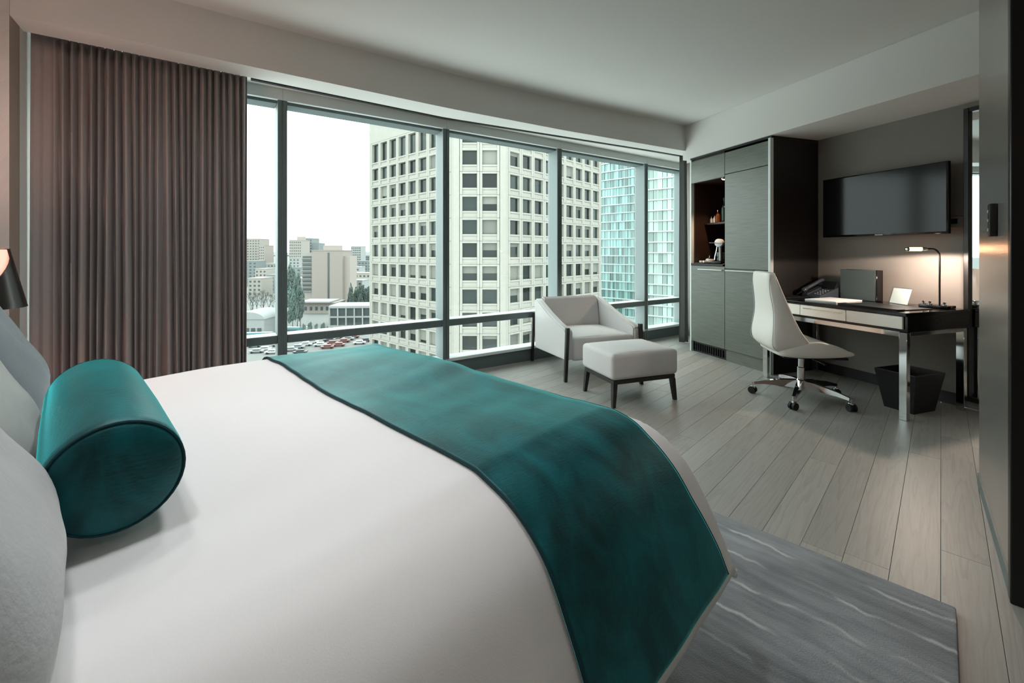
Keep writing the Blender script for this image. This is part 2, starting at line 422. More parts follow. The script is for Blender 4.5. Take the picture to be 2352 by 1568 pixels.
# desk-side bulkhead
def dbulk(bm):
    prism(bm, [(3.665, rN+.0), (QW, rN), (QW, 5.6), (3.665, 5.25)], DSOF, CEIL)
bm = bmesh.new(); prism(bm, [QR(3.665, -.9), QR(QW-.001, rN+.02), QR(QW-.001, 4.44), QR(3.665, 4.44)], DSOF, CEIL-.001)
o = link('trim_soffit', to_mesh(bm, 's', False), 'plaster'); tag(o, kind='structure')

# ------------------------------------------------------------------ window front
win = tag(link('window_1', None, None, None, (*P0, 0), RF), kind='structure')
MS = [SL+.03, -.04, 1.35, 2.76, 4.26, SR-.005]
TZ0, TZ1 = .468, .53; HZ = 2.345; SZ = .16
for i, s in enumerate(MS):
    hw = .033
    mu_ = box('mullion', 'alu_lit_side', win, s-hw+.001, s+hw-.001, .008, GL+.02, 0, SOFF+.02)
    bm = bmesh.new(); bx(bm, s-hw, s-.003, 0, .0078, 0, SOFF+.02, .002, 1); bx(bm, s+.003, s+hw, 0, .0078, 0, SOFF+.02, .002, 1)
    link('mullion_shade_face', to_mesh(bm), 'alu_dark', mu_)  # thin dark plate, shade on the mullion front put into the colour
for i, (s0, s1) in enumerate(zip(MS, MS[1:])):
    a, b = s0+.034, s1-.034
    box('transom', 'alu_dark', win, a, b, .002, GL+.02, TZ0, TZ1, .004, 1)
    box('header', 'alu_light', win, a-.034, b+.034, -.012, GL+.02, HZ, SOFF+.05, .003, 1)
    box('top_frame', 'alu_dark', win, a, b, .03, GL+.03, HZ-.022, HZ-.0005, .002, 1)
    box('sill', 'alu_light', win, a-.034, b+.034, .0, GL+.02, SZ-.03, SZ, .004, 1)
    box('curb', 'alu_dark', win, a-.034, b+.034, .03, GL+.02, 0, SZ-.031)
    box('glass_pane', 'window_glass', win, a+.0, b-.0, GL, GL+.012, TZ1+.0, HZ-.022)
    box('glass_pane', 'window_glass', win, a+.0, b-.0, GL, GL+.012, SZ, TZ0)
    box('transom_lit_top', 'alu_light', win, a, b, .006, GL, TZ1+.0003, TZ1+.003)  # thin light plate, skylight on the transom top put into the colour

# ------------------------------------------------------------------ curtains
def curtain(name, m, s0, s1, n0, npl, amp, zt, zb, seed, label, flat=.0):
    rg = random.Random(seed); ph = [rg.uniform(-.45, .45) for _ in range(npl+3)]; am = [rg.uniform(.75, 1.25) for _ in range(npl+3)]
    def f(u, v):
        z = zt+(zb-zt)*v
        k = u*npl
        i = int(k); fr_ = k-i
        p = k+ (ph[i]*(1-fr_)+ph[i+1]*fr_)*(.25+.75*v)
        A = amp*(am[i]*(1-fr_)+am[i+1]*fr_)*(.65+.5*v)
        if flat and u < flat: A *= max(.12, (u/flat)**3)
        s = s0+(s1-s0)*u + .12*(s1-s0)/npl*math.sin(2*math.pi*p)
        n = lerp_tab(BACKT, s)+n0-A*(2*abs(math.sin(math.pi*p))-1)+.008*noise.noise(Vector((k*.8, v*3, seed)))
        sway = .010*math.sin(k*.9+seed)*v
        return (s+sway, n, z)
    me = grid_mesh(npl*14, 22, f); o = link(name, me, m, None, (*P0, 0), RF)
    sd = o.modifiers.new('thick', 'SOLIDIFY'); sd.thickness = .003
    return tag(o, label, 'curtain')
curtain('curtain', 'curtain', SL+.012, -.285, .062, 27, .040, SOFF+.025, .015, 5, 'long taupe pleated curtain drawn together beside the bed', .13)
curtain('curtain', 'curtain_grey', 4.50, 4.62, .07, 2, .03, SOFF+.025, .015, 9, 'narrow dark grey curtain hanging next to the tall wooden cabinet')

# ------------------------------------------------------------------ bed
bed = thing('bed', 'large bed with white duvet and dark base standing on the grey rug', 'bed', (0, 0, 0), RB)
profN = [(0, 0), (.10, .030), (.19, .105), (.255, .22), (.30, .32), (.335, .40)]
profF = [(0, 0), (.055, .015), (.105, .06), (.14, .15), (.155, .27), (.165, .40)]
EA, EN, EF = 1.165, .745, 2.19
def arc(prof):
    pts = spline([(x, y, 0) for x, y in prof], 8); L = [0]
    for p, q in zip(pts, pts[1:]): L.append(L[-1]+(q-p).length)
    return [(l, (p.x, p.y)) for l, p in zip(L, pts)]
ARCN, ARCF = arc(profN), arc(profF)
def fold(t, A):
    if t <= 0: return (t, 0)
    for (l0, p0), (l1, p1) in zip(A, A[1:]):
        if t <= l1:
            k = (t-l0)/(l1-l0); return (p0[0]+(p1[0]-p0[0])*k, p0[1]+(p1[1]-p0[1])*k)
    return A[-1][1]
LN, LF = ARCN[-1][0], ARCF[-1][0]
def duv(ta, tb):
    oa, da = fold(ta-EA, ARCF); a = EA+oa
    if tb < 1.4: ob, db = fold(EN-tb, ARCN); b = EN-ob
    else: ob, db = fold(tb-EF, ARCF); b = EF+ob
    drop = (da**7+db**7)**(1/7)
    drop = min(drop, .405)
    # sides flare a little toward the hem, hem wavers
    z = .678 - drop
    top = max(0, 1-drop/.1)
    nz = noise.noise(Vector((a*1.7+3, b*1.1, .3)))*.010+noise.noise(Vector((a*4.2, b*2.2+5, 1.7)))*.005
    nz += .010*math.sin((b*.9+a*.75)*6.0+1.2*noise.noise(Vector((a, b, 7))))*top
    nz += .006*noise.noise(Vector((a*2.0-b*7, b*2+a, 9)))*top
    sw = drop*.02*noise.noise(Vector((a*5, b*5, 4)))
    return Vector((a+sw, b+sw, z+nz*(.4+.6*top)))
def duvet_grid(ta0, ta1, tb0, tb1, nu, nv, off=0):
    def f(u, v):
        tb = tb0+(tb1-tb0)*v; x0 = ta0(tb) if callable(ta0) else ta0; x1 = ta1(tb) if callable(ta1) else ta1
        ta = x0+(x1-x0)*u; p = duv(ta, tb)
        if off:
            e = .006
            n = (duv(ta+e, tb)-duv(ta-e, tb)).cross(duv(ta, tb+e)-duv(ta, tb-e)).normalized(); p = p+n*off
        return p
    return grid_mesh(nu, nv, f)
o = link('duvet', duvet_grid(-.62, EA+LF, EN-LN, EF+LF, 130, 150), 'linen_white', bed)
sd = o.modifiers.new('thick', 'SOLIDIFY'); sd.thickness = .02; sd.offset = -1
box('mattress', 'linen_white', bed, HEAD+.1, 1.19, .68, 2.24, .28, .60, .05, 4)
box('bed_frame', 'bed_base', bed, HEAD+.06, 1.14, .72, 2.20, .10, .28, .01)
for xx in (HEAD+.2, 1.0):
    for yy in (.82, 2.10): box('foot', 'bed_base', bed, xx-.04, xx+.04, yy-.04, yy+.04, .021, .10)
box('headboard', 'taupe_wall', bed, HEAD+.005, HEAD+.085, .35, 2.6, .15, 1.25, .02, 3)

run = thing('bed_runner', 'teal velvet runner laid across the foot of the white bed', 'bed runner', (0, 0, 0), RB)
RA0, RA1 = .64, EA+.105
def ra0(tb): return .655-.018*math.exp(-((tb-1.15)/.45)**2)
def ra1(tb): return EA+lerp_tab([(.28, .10), (.42, .055), (.6, .02), (.8, .03), (1.1, .075), (1.5, .095)], tb)
RB0, RB1 = EN-LN+.022, EF+LF-.10
o = link('velvet_throw', duvet_grid(ra0, ra1, RB0, RB1, 70, 190, .010), 'velvet_teal', run)
sd = o.modifiers.new('thick', 'SOLIDIFY'); sd.thickness = .008; sd.offset = -1
def edge_tube(ta_f, n, r):
    def fn(bm):
        pts = []
        for i in range(n+1):
            ta, tb = ta_f(i/n); e = .006; p = duv(ta, tb)
            nn = (duv(ta+e, tb)-duv(ta-e, tb)).cross(duv(ta, tb+e)-duv(ta, tb-e)).normalized(); pts.append(p+nn*.009)
        tube(bm, pts, r, 6)
    return fn
part('piping', 'velvet_piping', run, edge_tube(lambda t: (ra0(RB0+(RB1-RB0)*t)-.001, RB0+(RB1-RB0)*t), 120, .0035))
part('piping', 'velvet_piping', run, edge_tube(lambda t: (ra1(RB0+(RB1-RB0)*t)+.001, RB0+(RB1-RB0)*t), 120, .0025))

# bolster
bz = .678+.108
bol = thing('bolster', 'teal velvet round bolster lying in front of the grey pillows', 'bolster', (*AB(.066, 1.325), bz), RB)
def bolst(bm):
    Rr = .098; prof = [(-.325, .0), (-.327, .05), (-.323, .085), (-.312, .096), (-.29, Rr), (0, Rr+.002), (.29, Rr), (.312, .096), (.323, .085), (.327, .05), (.325, .0)]
    rings = []
    for y, r in prof:
        rings.append([(max(r, .0005)*math.cos(2*math.pi*k/48), y, max(r, .0005)*math.sin(2*math.pi*k/48)*.98) for k in range(48)])
    loft(bm, rings)
part('cover', 'velvet_teal', bol, bolst, ang=70)
for sgn in (-1, 1):
    def ringp(bm, s=sgn):
        pts = [(.0945*math.cos(2*math.pi*k/40), s*.316, .0945*.98*math.sin(2*math.pi*k/40)) for k in range(41)]
        tube(bm, pts, .0022, 6)
    part('piping', 'velvet_piping', bol, ringp)

def pillow(label, m, a, b, z, wdt, hgt, th, tilt, yaw=0, seed=0):
    def f(u, v):
        x = 2*u-1; y = 2*v-1
        return x, y
    def surf(sign):
        def g(u, v):
            x = 2*u-1; y = 2*v-1
            pin = 1-.07*(x*x*y*y)*1.0 - .05*(1-abs(x))*(abs(y)**3) - .05*(1-abs(y))*(abs(x)**3)
            t = max(0, (1-x**4))**.55*max(0, (1-y**4))**.55
            wr = .012*noise.noise(Vector((x*2.2+seed, y*2.2, sign)))*t
            return (sign*(th/2*t+wr), x*wdt/2*pin, y*hgt/2*pin)
        return g
    bm = bmesh.new()
    for sg in (1, -1):
        me = grid_mesh(30, 30, surf(sg)); bm.from_mesh(me); bpy.data.meshes.remove(me)
    bmesh.ops.remove_doubles(bm, verts=bm.verts, dist=.0008)
    me = to_mesh(bm, 'pillow', ang=80)
    o = link('pillow', me, m, None, (*AB(a, b), z))
    o.rotation_euler = (Matrix.Rotation(RB+yaw, 3, 'Z') @ Matrix.Rotation(-tilt, 3, 'Y')).to_euler()
    return tag(o, label, 'pillow')
pillow('light grey velvet pillow next to the round end of the bolster', 'pillow_grey', -.155, .84, .885, .56, .50, .20, R(28), seed=1)
pillow('silvery satin pillow between the light grey and the slate blue pillows', 'pillow_silver', -.19, 1.42, .885, .56, .50, .20, R(28), seed=2)
pillow('slate blue velvet pillow beside the lamp and the taupe curtain', 'pillow_slate', -.185, 2.02, .88, .54, .50, .20, R(28), seed=3)
pillow('white sleeping pillow leaning on the headboard behind the light grey pillow', 'linen_white', -.47, 1.0, .90, .75, .46, .22, R(22), seed=4)
pillow('white sleeping pillow leaning on the headboard behind the slate blue pillow', 'linen_white', -.47, 1.85, .90, .75, .46, .22, R(22), seed=5)

# rug
rug = tag(box('rug', 'rug_pile', None, -1.35, 1.35, -1.37, 1.37, .0005, .02, .006, 2, loc=(*AB(.68, 1.335), 0), rot=RB), 'grey streaked rug lying on the plank floor under the bed', 'rug')

# nightstand and lamp
ns = thing('nightstand', 'dark wooden nightstand under the bedside lamp', 'nightstand', (*AB(-.42, 2.70), 0), RB)
box('body', 'dark_wood', ns, -.20, .285, -.20, .22, .12, .52, .006)
for za, zb in ((.33, .50), (.14, .31)):
    dd = box('drawer', 'dark_wood', ns, .2855, .30, -.185, .205, za, zb, .003)
    box('knob', 'chrome', dd, .3005, .312, .0, .02, (za+zb)/2-.01, (za+zb)/2+.01, .003, 1)
box('base', 'dark_base', ns, -.16, .25, -.16, .18, .0215, .12)
lampp = AB(-.245, 2.62)
bl = thing('bedside_lamp', 'glowing bedside lamp with dark metal conical shade beside the slate pillow', 'lamp', (lampp[0], lampp[1], .0), R(0))
def cone(bm, r0, r1, z0, z1, a0, a1, n=40, th=.004, cut=None):
    rings = []
    for k in range(n+1):
        a = a0+(a1-a0)*k/n
        rings.append([(r0*math.cos(a), r0*math.sin(a), z0), (r1*math.cos(a), r1*math.sin(a), z1), ((r1-th)*math.cos(a), (r1-th)*math.sin(a), z1), ((r0-th)*math.cos(a), (r0-th)*math.sin(a), z0)])
    loft(bm, rings)
part('diffuser', 'shade_glow', bl, cone, .138, .096, .965, 1.182, R(-180), R(180), ang=60)
def slant_shell(bm):
    rows = []
    for i in range(13):
        t_ = i/12; z = .957+(1.186-.957)*t_; r_ = .152+(.104-.152)*t_; a_s = R(-60)+(R(48)-R(-60))*t_; a_e = R(175)
        out = [(r_*math.cos(a_s+(a_e-a_s)*k/30), r_*math.sin(a_s+(a_e-a_s)*k/30), z) for k in range(31)]
        inn = [((r_-.004)*math.cos(a_s+(a_e-a_s)*k/30), (r_-.004)*math.sin(a_s+(a_e-a_s)*k/30), z) for k in range(30, -1, -1)]
        rows.append(out+inn)
    loft(bm, rows)
part('lamp_shade', 'shade_metal', bl, slant_shell, ang=50)
part('lamp_stem', 'shade_metal', bl, lathe, [(.075, .538), (.075, .548), (.012, .556), (.012, 1.0)], 20)
box('lamp_foot', 'dark_wood', bl, -.07, .07, -.07, .07, .521, .538, .004)

# ------------------------------------------------------------------ wall panel and door at the right
pA = (2.355, 2.217); pB = (1.70, 1.497)
d = Vector((pA[0]-pB[0], pA[1]-pB[1])); Lp = d.length; pr_ = math.atan2(d.y, d.x)
o = box('wall_panel', 'panel_gloss', None, .0, Lp, -.26, 0, .06, CEIL, loc=(*pB, 0), rot=pr_); tag(o, kind='structure')
o = box('baseboard_panel', 'alu_dark', None, .0, Lp, -.255, .006, 0, .06, loc=(*pB, 0), rot=pr_); tag(o, kind='structure')
dj = tag(link('door_1', None, None, None, (*pB, 0), pr_), kind='structure')
box('door_frame', 'door_black', dj, -.05, -.0005, -.30, .008, 0, CEIL, .003, 1)
box('door_leaf', 'door_black', dj, -.095, -.0505, -.62, -.05, .005, CEIL-.02, .003, 1)
box('edge_trim', 'alu_light', dj, .0005, .012, .0005, .006, .0, CEIL)
sw = thing('thermostat', 'small black wall controller on the glossy panel', 'wall control', (0, 0, 0), 0)
def on_panel(px):   # distance along panel for pixel column
    u = (px-1176)/1010; c, s = math.cos(pr_), math.sin(pr_)
    return (u*pB[1]-pB[0])/(c-u*s)
t0 = on_panel(2289)
sw.location = (pB[0]+t0*math.cos(pr_), pB[1]+t0*math.sin(pr_), 0); sw.rotation_euler = (0, 0, pr_)
box('housing', 'black_plastic', sw, -.035, .035, .001, .022, 1.235, 1.365, .003)
for zz in (1.262, 1.30, 1.335): box('button', 'mark_grey', sw, -.008, .008, .022, .025, zz-.006, zz+.006, .001, 1)

# ------------------------------------------------------------------ cabinets on the desk wall
CF = 3.68; R0, R1, R2 = 3.245, 3.795, 4.335
def cabinet(name, label, ra, rb):
    t = thing(name, label, 'cabinet', (*QR(0, 0), 0), RQ); return t
cL = cabinet('minibar_cabinet', 'grey wooden cabinet with an open minibar niche beside the window', R1, R2)
x0, x1 = CF+.02, QW-.005
g = .002
box('side_panel', 'veneer_dark', cL, x0, x1, R1+g, R1+.02, .1, 2.25)
box('side_panel', 'alu_light', cL, x0-.02, x1, R2-.022, R2-g, .0, 2.272)
box('back_panel', 'niche_brown', cL, x1-.02, x1, R1+.02, R2-.022, .1, 2.25)
box('top_panel', 'veneer_dark', cL, x0, x1, R1+.02, R2-.022, 2.25, 2.272)
box('niche_floor', 'black_gloss', cL, CF-.005, x1-.02, R1+.02, R2-.022, 1.02, 1.045, .002, 1)
box('niche_ceiling', 'niche_brown', cL, x0+.02, x1-.02, R1+.02, R2-.022, 1.99, 2.01)
box('shelf', 'niche_brown', cL, x0+.16, x1-.02, R1+.041, R2-.041, 1.50, 1.522, .002, 1)
box('niche_side', 'niche_brown', cL, x0+.02, x1-.02, R2-.04, R2-.0225, 1.045, 1.99)
box('niche_side', 'niche_brown', cL, x0+.02, x1-.02, R1+.0205, R1+.04, 1.045, 1.99)
box('flap_door', 'veneer_grey', cL, CF, x0, R1+g, R2-.024, 1.992, 2.25, .002, 1)
dl = box('door', 'veneer_grey', cL, CF, x0, R1+g, R2-.024, .125, 1.018, .002, 1)
box('handle', 'alu_light', dl, CF-.022, CF-.0005, R1+.025, R2-.15, .972, .982, .002, 1)
box('body', 'veneer_dark', cL, x0+.001, x1-.021, R1+.021, R2-.023, .12, 1.0)
box('plinth', 'dark_base', cL, CF+.035, x1, R1+g, R2-.022, 0, .12)
for k in range(14): box('vent_slat', 'black_metal', cL, CF+.02, CF+.034, R1+.05+k*.034, R1+.066+k*.034, .02, .10)
box('cornice', 'veneer_dark', cL, CF+.004, x1, R1+g, R2-g, 2.273, 2.293)
cR = cabinet('wardrobe_cabinet', 'tall closed grey wooden cabinet with dark side panel beside the desk', R0, R1)
box('side_panel', 'veneer_dark', cR, CF+.03, x1, R0-.025, R0-.002, .0, 2.272)
box('edge_post', 'alu_light', cR, CF-.012, CF+.029, R0-.027, R0-.0, .0, 2.272, .002, 1)
box('carcass', 'veneer_dark', cR, x0+.001, x1, R0+g, R1-g, .1, 2.25)
box('top_door', 'veneer_grey', cR, CF, x0, R0+g, R1-g, 2.018, 2.25, .002, 1)
dr = box('door', 'veneer_grey', cR, CF, x0, R0+g, R1-g, .998, 2.012, .002, 1)
d2 = box('lower_door', 'veneer_grey', cR, CF, x0, R0+g, R1-g, .125, .992, .002, 1)
box('handle', 'alu_light', d2, CF-.022, CF-.0005, R0+.14, R1-.02, .972, .982, .002, 1)
box('plinth', 'veneer_grey', cR, CF+.02, x1, R0+g, R1-g, 0, .12)
box('cornice', 'veneer_dark', cR, CF+.004, x1, R0-.025, R1-g, 2.273, 2.293)

def prod(name, label, cat, q, r, z, rot=0, group=None): return thing(name, label, cat, (*QR(q, r), z), RQ+rot, group)
t = prod('spot_lamp', 'small warm spotlight under the top of the minibar niche', 'spotlight', CF+.06, R1+.075, 1.975)
part('rim', 'chrome', t, lathe, [(.026, .0), (.03, .004), (.03, .0145), (.02, .0145), (.018, .004)], 20)
part('bulb', 'spot_glow', t, lathe, [(.001, -.004), (.012, -.003), (.017, .004), (.015, .012), (.001, .013)], 16)
ld = bpy.data.lights.new('niche_spot', 'SPOT'); ld.energy = 30; ld.color = (1, .62, .38); ld.spot_size = R(110); ld.spot_blend = .6; ld.shadow_soft_size = .02
lo = bpy.data.objects.new('niche_light', ld); COL.objects.link(lo); lo.parent = t; lo.location = (0, 0, -.012)
def bottle(label, m, q, r, z, rad, hgt, cap='black_plastic', group=None):
    t = prod('bottle', label, 'bottle', q, r, z, group=group)
    part('glass', m, t, lathe, [(rad*.9, 0), (rad, .008), (rad, hgt*.58), (rad*.8, hgt*.68), (rad*.34, hgt*.76), (rad*.32, hgt*.9), (rad*.32, hgt*.93)], 20)
    part('cap', cap, t, lathe, [(rad*.36, hgt*.9), (rad*.36, hgt), (rad*.3, hgt*1.005)], 16)
    return t
bottle('dark green wine bottle on the niche shelf beside the amber bottle', 'bottle_green', CF+.30, R1+.315, 1.5225, .038, .29)
bottle('amber liquor bottle standing on the niche shelf', 'bottle_amber', CF+.27, R1+.385, 1.5225, .026, .15, 'chrome')
bottle('small clear miniature bottle on the niche shelf next to the amber bottle', 'bottle_clear', CF+.27, R1+.435, 1.5225, .017, .095)
bottle('shortest clear miniature bottle at the end of the niche shelf', 'bottle_clear', CF+.26, R1+.475, 1.5225, .016, .08, 'chrome')
cm = prod('coffee_machine', 'small chrome coffee machine with round head in the niche', 'coffee machine', CF+.12, R1+.20, 1.0455, R(20))
box('base', 'black_plastic', cm, -.07, .12, -.05, .06, 0, .03, .006)
box('column', 'white_plastic', cm, .0, .03, -.012, .012, .03, .20, .006)
def disc(bm): 
    rings = []
    for x, r in [(-.03, .001), (-.03, .038), (-.026, .046), (.02, .046), (.03, .038), (.03, .001)]:
        rings.append([(x, r*math.cos(2*math.pi*k/28), .235+r*math.sin(2*math.pi*k/28)) for k in range(28)])
    loft(bm, rings)
part('round_head', 'white_plastic', cm, disc)
part('lever', 'chrome', cm, tube, [(-.035, -.03, .232), (-.035, .03, .235), (-.035, .10, .236)], .006, 8)
box('water_tank', 'bottle_green', cm, .03, .10, -.04, .05, .03, .13, .006)
part('spout', 'chrome', cm, tube, [(-.02, .015, .19), (-.025, .02, .15), (-.02, .04, .08), (-.02, .045, .04)], .008, 8)
t = prod('sugar_jar', 'round silver jar with knobbed lid standing in the niche', 'jar', CF+.15, R1+.385, 1.0455)
part('bowl', 'white_plastic', t, lathe, [(.03, 0), (.042, .01), (.046, .035), (.04, .052), (.001, .053)], 22)
part('lid', 'chrome', t, lathe, [(.041, .053), (.03, .064), (.006, .068), (.005, .085), (.009, .092), (.001, .098)], 22)
t = prod('serving_tray', 'small dark tray with tea things on the niche counter', 'tray', CF+.07, R1+.475, 1.0455)
box('tray_base', 'black_plastic', t, -.055, .055, -.13, .0, 0, .008, .002, 1)
for k in range(4):
    o = prod('sugar_packet', 'white paper packet lying on the small niche tray', 'packet', CF+.06+.02*(k % 2), R1+.365+.03*k, 1.054, R(17*k), 'packets on the tray')
    box('sachet', 'paper', o, -.018, .018, -.012, .012, 0, .022, .003, 1)

# ------------------------------------------------------------------ desk
DQ0, DQ1, DR0, DR1 = 3.54, 4.255, 2.03, 3.205
desk = thing('desk', 'black desk with white drawers and chrome legs beneath the television', 'desk', (0, 0, 0), RQ)
box('desk_top', 'black_gloss', desk, DQ0, DQ1, DR0, DR1, .727, .75, .003, 1)
box('apron', 'black_gloss', desk, DQ0+.018, DQ1, DR0, DR1-.005, .615, .7265, .002, 1)
dw = (DR1-DR0-.03)/3
for k in range(3):
    a = DR0+.022+k*dw; dd = box('drawer', 'lacquer_white', desk, DQ0+.002, DQ0+.0175, a+.002, a+dw-.002, .635, .722, .002, 1)
    if k == 1: box('pull', 'chrome', dd, DQ0-.004, DQ0+.002, a+.03, a+dw-.03, .695, .70)
box('rail', 'chrome', desk, DQ0+.03, DQ0+.07, DR0+.05, DR1-.05, .575, .615, .003, 1)
box('rail', 'chrome', desk, DQ0+.05, DQ1-.06, DR0+.005, DR0+.05, .585, .6145, .003, 1)
for qq in (DQ0+.012, DQ1-.07):
    for rr in (DR0+.002, DR1-.055):
        box('leg', 'chrome', desk, qq, qq+.035, rr, rr+.05, 0, .612, .003, 1)
DT = .7505
t = prod('desk_lamp', 'lit chrome desk lamp with curved stem and tubular head', 'desk lamp', 4.13, 2.15, DT)
box('lamp_base', 'black_gloss', t, -.05, .06, -.07, .11, 0, .022, .004)
LD = Vector((-.906, .423, 0))
def lp(d_, z): return (LD.x*d_, LD.y*d_, z)
part('lamp_stem', 'black_metal', t, tube, spline([(0, 0, .02), (0, 0, .2), (0, 0, .385), lp(.012, .425), lp(.04, .447), lp(.09, .448)], 6), .006, 10)
part('lamp_head', 'chrome', t, tube, [lp(.085, .448), lp(.095, .448), lp(.125, .448)], [.008, .012, .013], 14)
part('bulb', 'lamp_glow', t, tube, [lp(.126, .446), lp(.21, .446)], .013, 14)
part('end_knob', 'chrome', t, tube, [lp(.211, .446), lp(.216, .446), lp(.232, .446), lp(.238, .446)], [.012, .016, .015, .006], 14)
for yy in (-.045, .045, .085):
    part('knob', 'chrome', t, lathe, [(.014, .022), (.014, .032), (.008, .036), (.010, .045), (.001, .052)], 16, (-.03, yy, 0))
ld = bpy.data.lights.new('desk_bulb', 'SPOT'); ld.energy = 40; ld.spot_size = R(174); ld.spot_blend = .06; ld.color = (1, .80, .67); ld.shadow_soft_size = .03
lo = bpy.data.objects.new('desk_bulb_light', ld); COL.objects.link(lo); lo.parent = t; lo.location = (LD.x*.168, LD.y*.168, .428)
t = prod('binder', 'upright dark leather binder with glossy black spine on the desk', 'binder', 4.16, 2.73, DT)
box('cover', 'leather_green', t, -.035, -.028, -.14, .155, .0, .268, .003, 1)
box('cover', 'leather_green', t, .038, .045, -.14, .155, .0, .268, .003, 1)
box('spine', 'black_gloss', t, -.035, .045, -.150, -.1405, .0, .268, .003, 1)
box('pages', 'paper', t, -.0275, .0375, -.139, .145, .008, .258)
ph = prod('desk_phone', 'grey office telephone with handset and keypad beside the binder', 'telephone', 4.06, 3.02, DT, R(-12))
def wedge(bm, y0, y1, pts):
    loft(bm, [[(x, y0, z) for x, z in pts], [(x, y1, z) for x, z in pts]])
part('phone_body', 'phone_grey', ph, wedge, -.10, .05, [(-.10, 0), (.10, 0), (.10, .10), (-.095, .02)])
part('phone_cradle', 'phone_grey', ph, wedge, .05, .11, [(-.10, 0), (.10, 0), (.10, .11), (-.095, .03)])
part('display_hood', 'black_plastic', ph, wedge, -.10, .05, [(.05, .085), (.07, .085), (.10, .145), (.08, .15)])
for i in range(4):
    for j in range(3):
        x = -.065+i*.026; part('key', 'phone_key', ph, lathe, [(.007, 0), (.007, .004), (.004, .006)], 10, (x, -.07+j*.03, .0335+(x+.065)*.41))
part('handset', 'phone_grey', ph, tube, spline([(-.11, .08, .05), (-.09, .08, .07), (0, .08, .115), (.08, .08, .155), (.10, .08, .148)], 5), [.018]*3+[.024]*3+[.018]*12+[.026]*3, 12)
t = prod('magazine', 'white magazine lying flat on the desk in front of the telephone', 'magazine', 3.88, 2.77, DT, R(4))
box('pages', 'paper', t, -.18, .17, -.13, .13, .0, .009, .001, 1)
box('cover', 'paper', t, -.182, .172, -.132, .132, .0092, .0105)
t = prod('desk_pad', 'black leather writing pad on the desk in front of the card stand', 'desk pad', 3.80, 2.32, DT, R(-3))
box('pad', 'leather_black', t, -.17, .18, -.20, .24, 0, .006, .002, 1)
box('flap', 'leather_black', t, -.175, -.10, -.205, .245, .006, .011, .002, 1)
t = prod('folder', 'thin black folder lying on the desk beside the cabinet', 'folder', 3.74, 3.10, DT)
box('cover', 'leather_black', t, -.16, .16, -.09, .09, 0, .012, .003, 1)
t = prod('card_stand', 'clear acrylic stand with a white card on the desk', 'card stand', 4.13, 2.42, DT, R(-24))
def tilted(bm, x0, x1, w_, h_, lean): wedge(bm, -w_/2, w_/2, [(x0, .004), (x1, .004), (x1+lean, h_), (x0+lean, h_)])
part('acrylic', 'clear_acrylic', t, tilted, -.012, -.006, .20, .135, .035)
part('card', 'paper', t, tilted, -.0055, -.002, .185, .125, .034)
box('foot', 'clear_acrylic', t, -.015, .05, -.10, .10, 0, .0035)
# television and outlet
tv = thing('television', 'large flat black television mounted on the wall above the desk', 'television', (0, 0, 0), RQ)
box('bezel', 'black_gloss', tv, 4.165, 4.20, 2.115, 3.075, 1.315, 1.865, .004)
box('screen', 'tv_screen', tv, 4.163, 4.1655, 2.127, 3.063, 1.332, 1.855)
box('bracket', 'black_plastic', tv, 4.20, QW-.003, 2.45, 2.75, 1.45, 1.75)
box('maker_mark', 'mark_grey', tv, 4.1635, 4.165, 2.56, 2.62, 1.319, 1.326)
t = thing('outlet_panel', 'grey socket plate on the wall between television and mirror', 'socket', (0, 0, 0), RQ)
box('plate', 'wall_fabric', t, QW-.012, QW-.001, 2.085, 2.21, 1.36, 1.45, .003, 1)
box('socket', 'black_plastic', t, QW-.016, QW-.0125, 2.12, 2.17, 1.39, 1.43, .002, 1)
mi = thing('mirror', 'tall wall mirror with dark frame next to the desk', 'mirror', (0, 0, 0), RQ)
mr0, mr1, mz0, mz1 = 1.28, 2.075, .06, 2.25
box('mirror_glass', 'mirror', mi, QW-.016, QW-.010, mr0+.02, mr1-.02, mz0+.02, mz1-.02)
for (a, b, c, d_) in ((mr0, mr0+.032, mz0, mz1), (mr1-.032, mr1, mz0, mz1), (mr0+.0325, mr1-.0325, mz0, mz0+.032), (mr0+.0325, mr1-.0325, mz1-.032, mz1)):
    box('frame_rail', 'dark_wood', mi, QW-.04, QW-.002, a, b, c, d_, .003, 1)
o = tag(box('baseboard_right', 'dark_base', None, QW-.014, QW-.001, mr1+.01, R0-.03, 0, .09, loc=(0, 0, 0), rot=RQ), kind='structure')
# waste bin
wb = prod('waste_bin', 'black square tapered waste bin under the desk', 'waste bin', 3.87, 2.20, 0)
def binw(bm):
    def ring(hx, hy, z): return [(-hx, -hy, z), (hx, -hy, z), (hx, hy, z), (-hx, hy, z)]
    loft(bm, [ring(.12, .095, .001), ring(.165, .135, .285), ring(.155, .125, .285), ring(.112, .087, .012)])
part('shell', 'bin_leather', wb, binw, ang=20)
part('rim', 'black_plastic', wb, lambda bm: tube(bm, [(-.16, -.13, .285), (.16, -.13, .285), (.16, .13, .285), (-.16, .13, .285), (-.16, -.13, .285)], .006, 6))

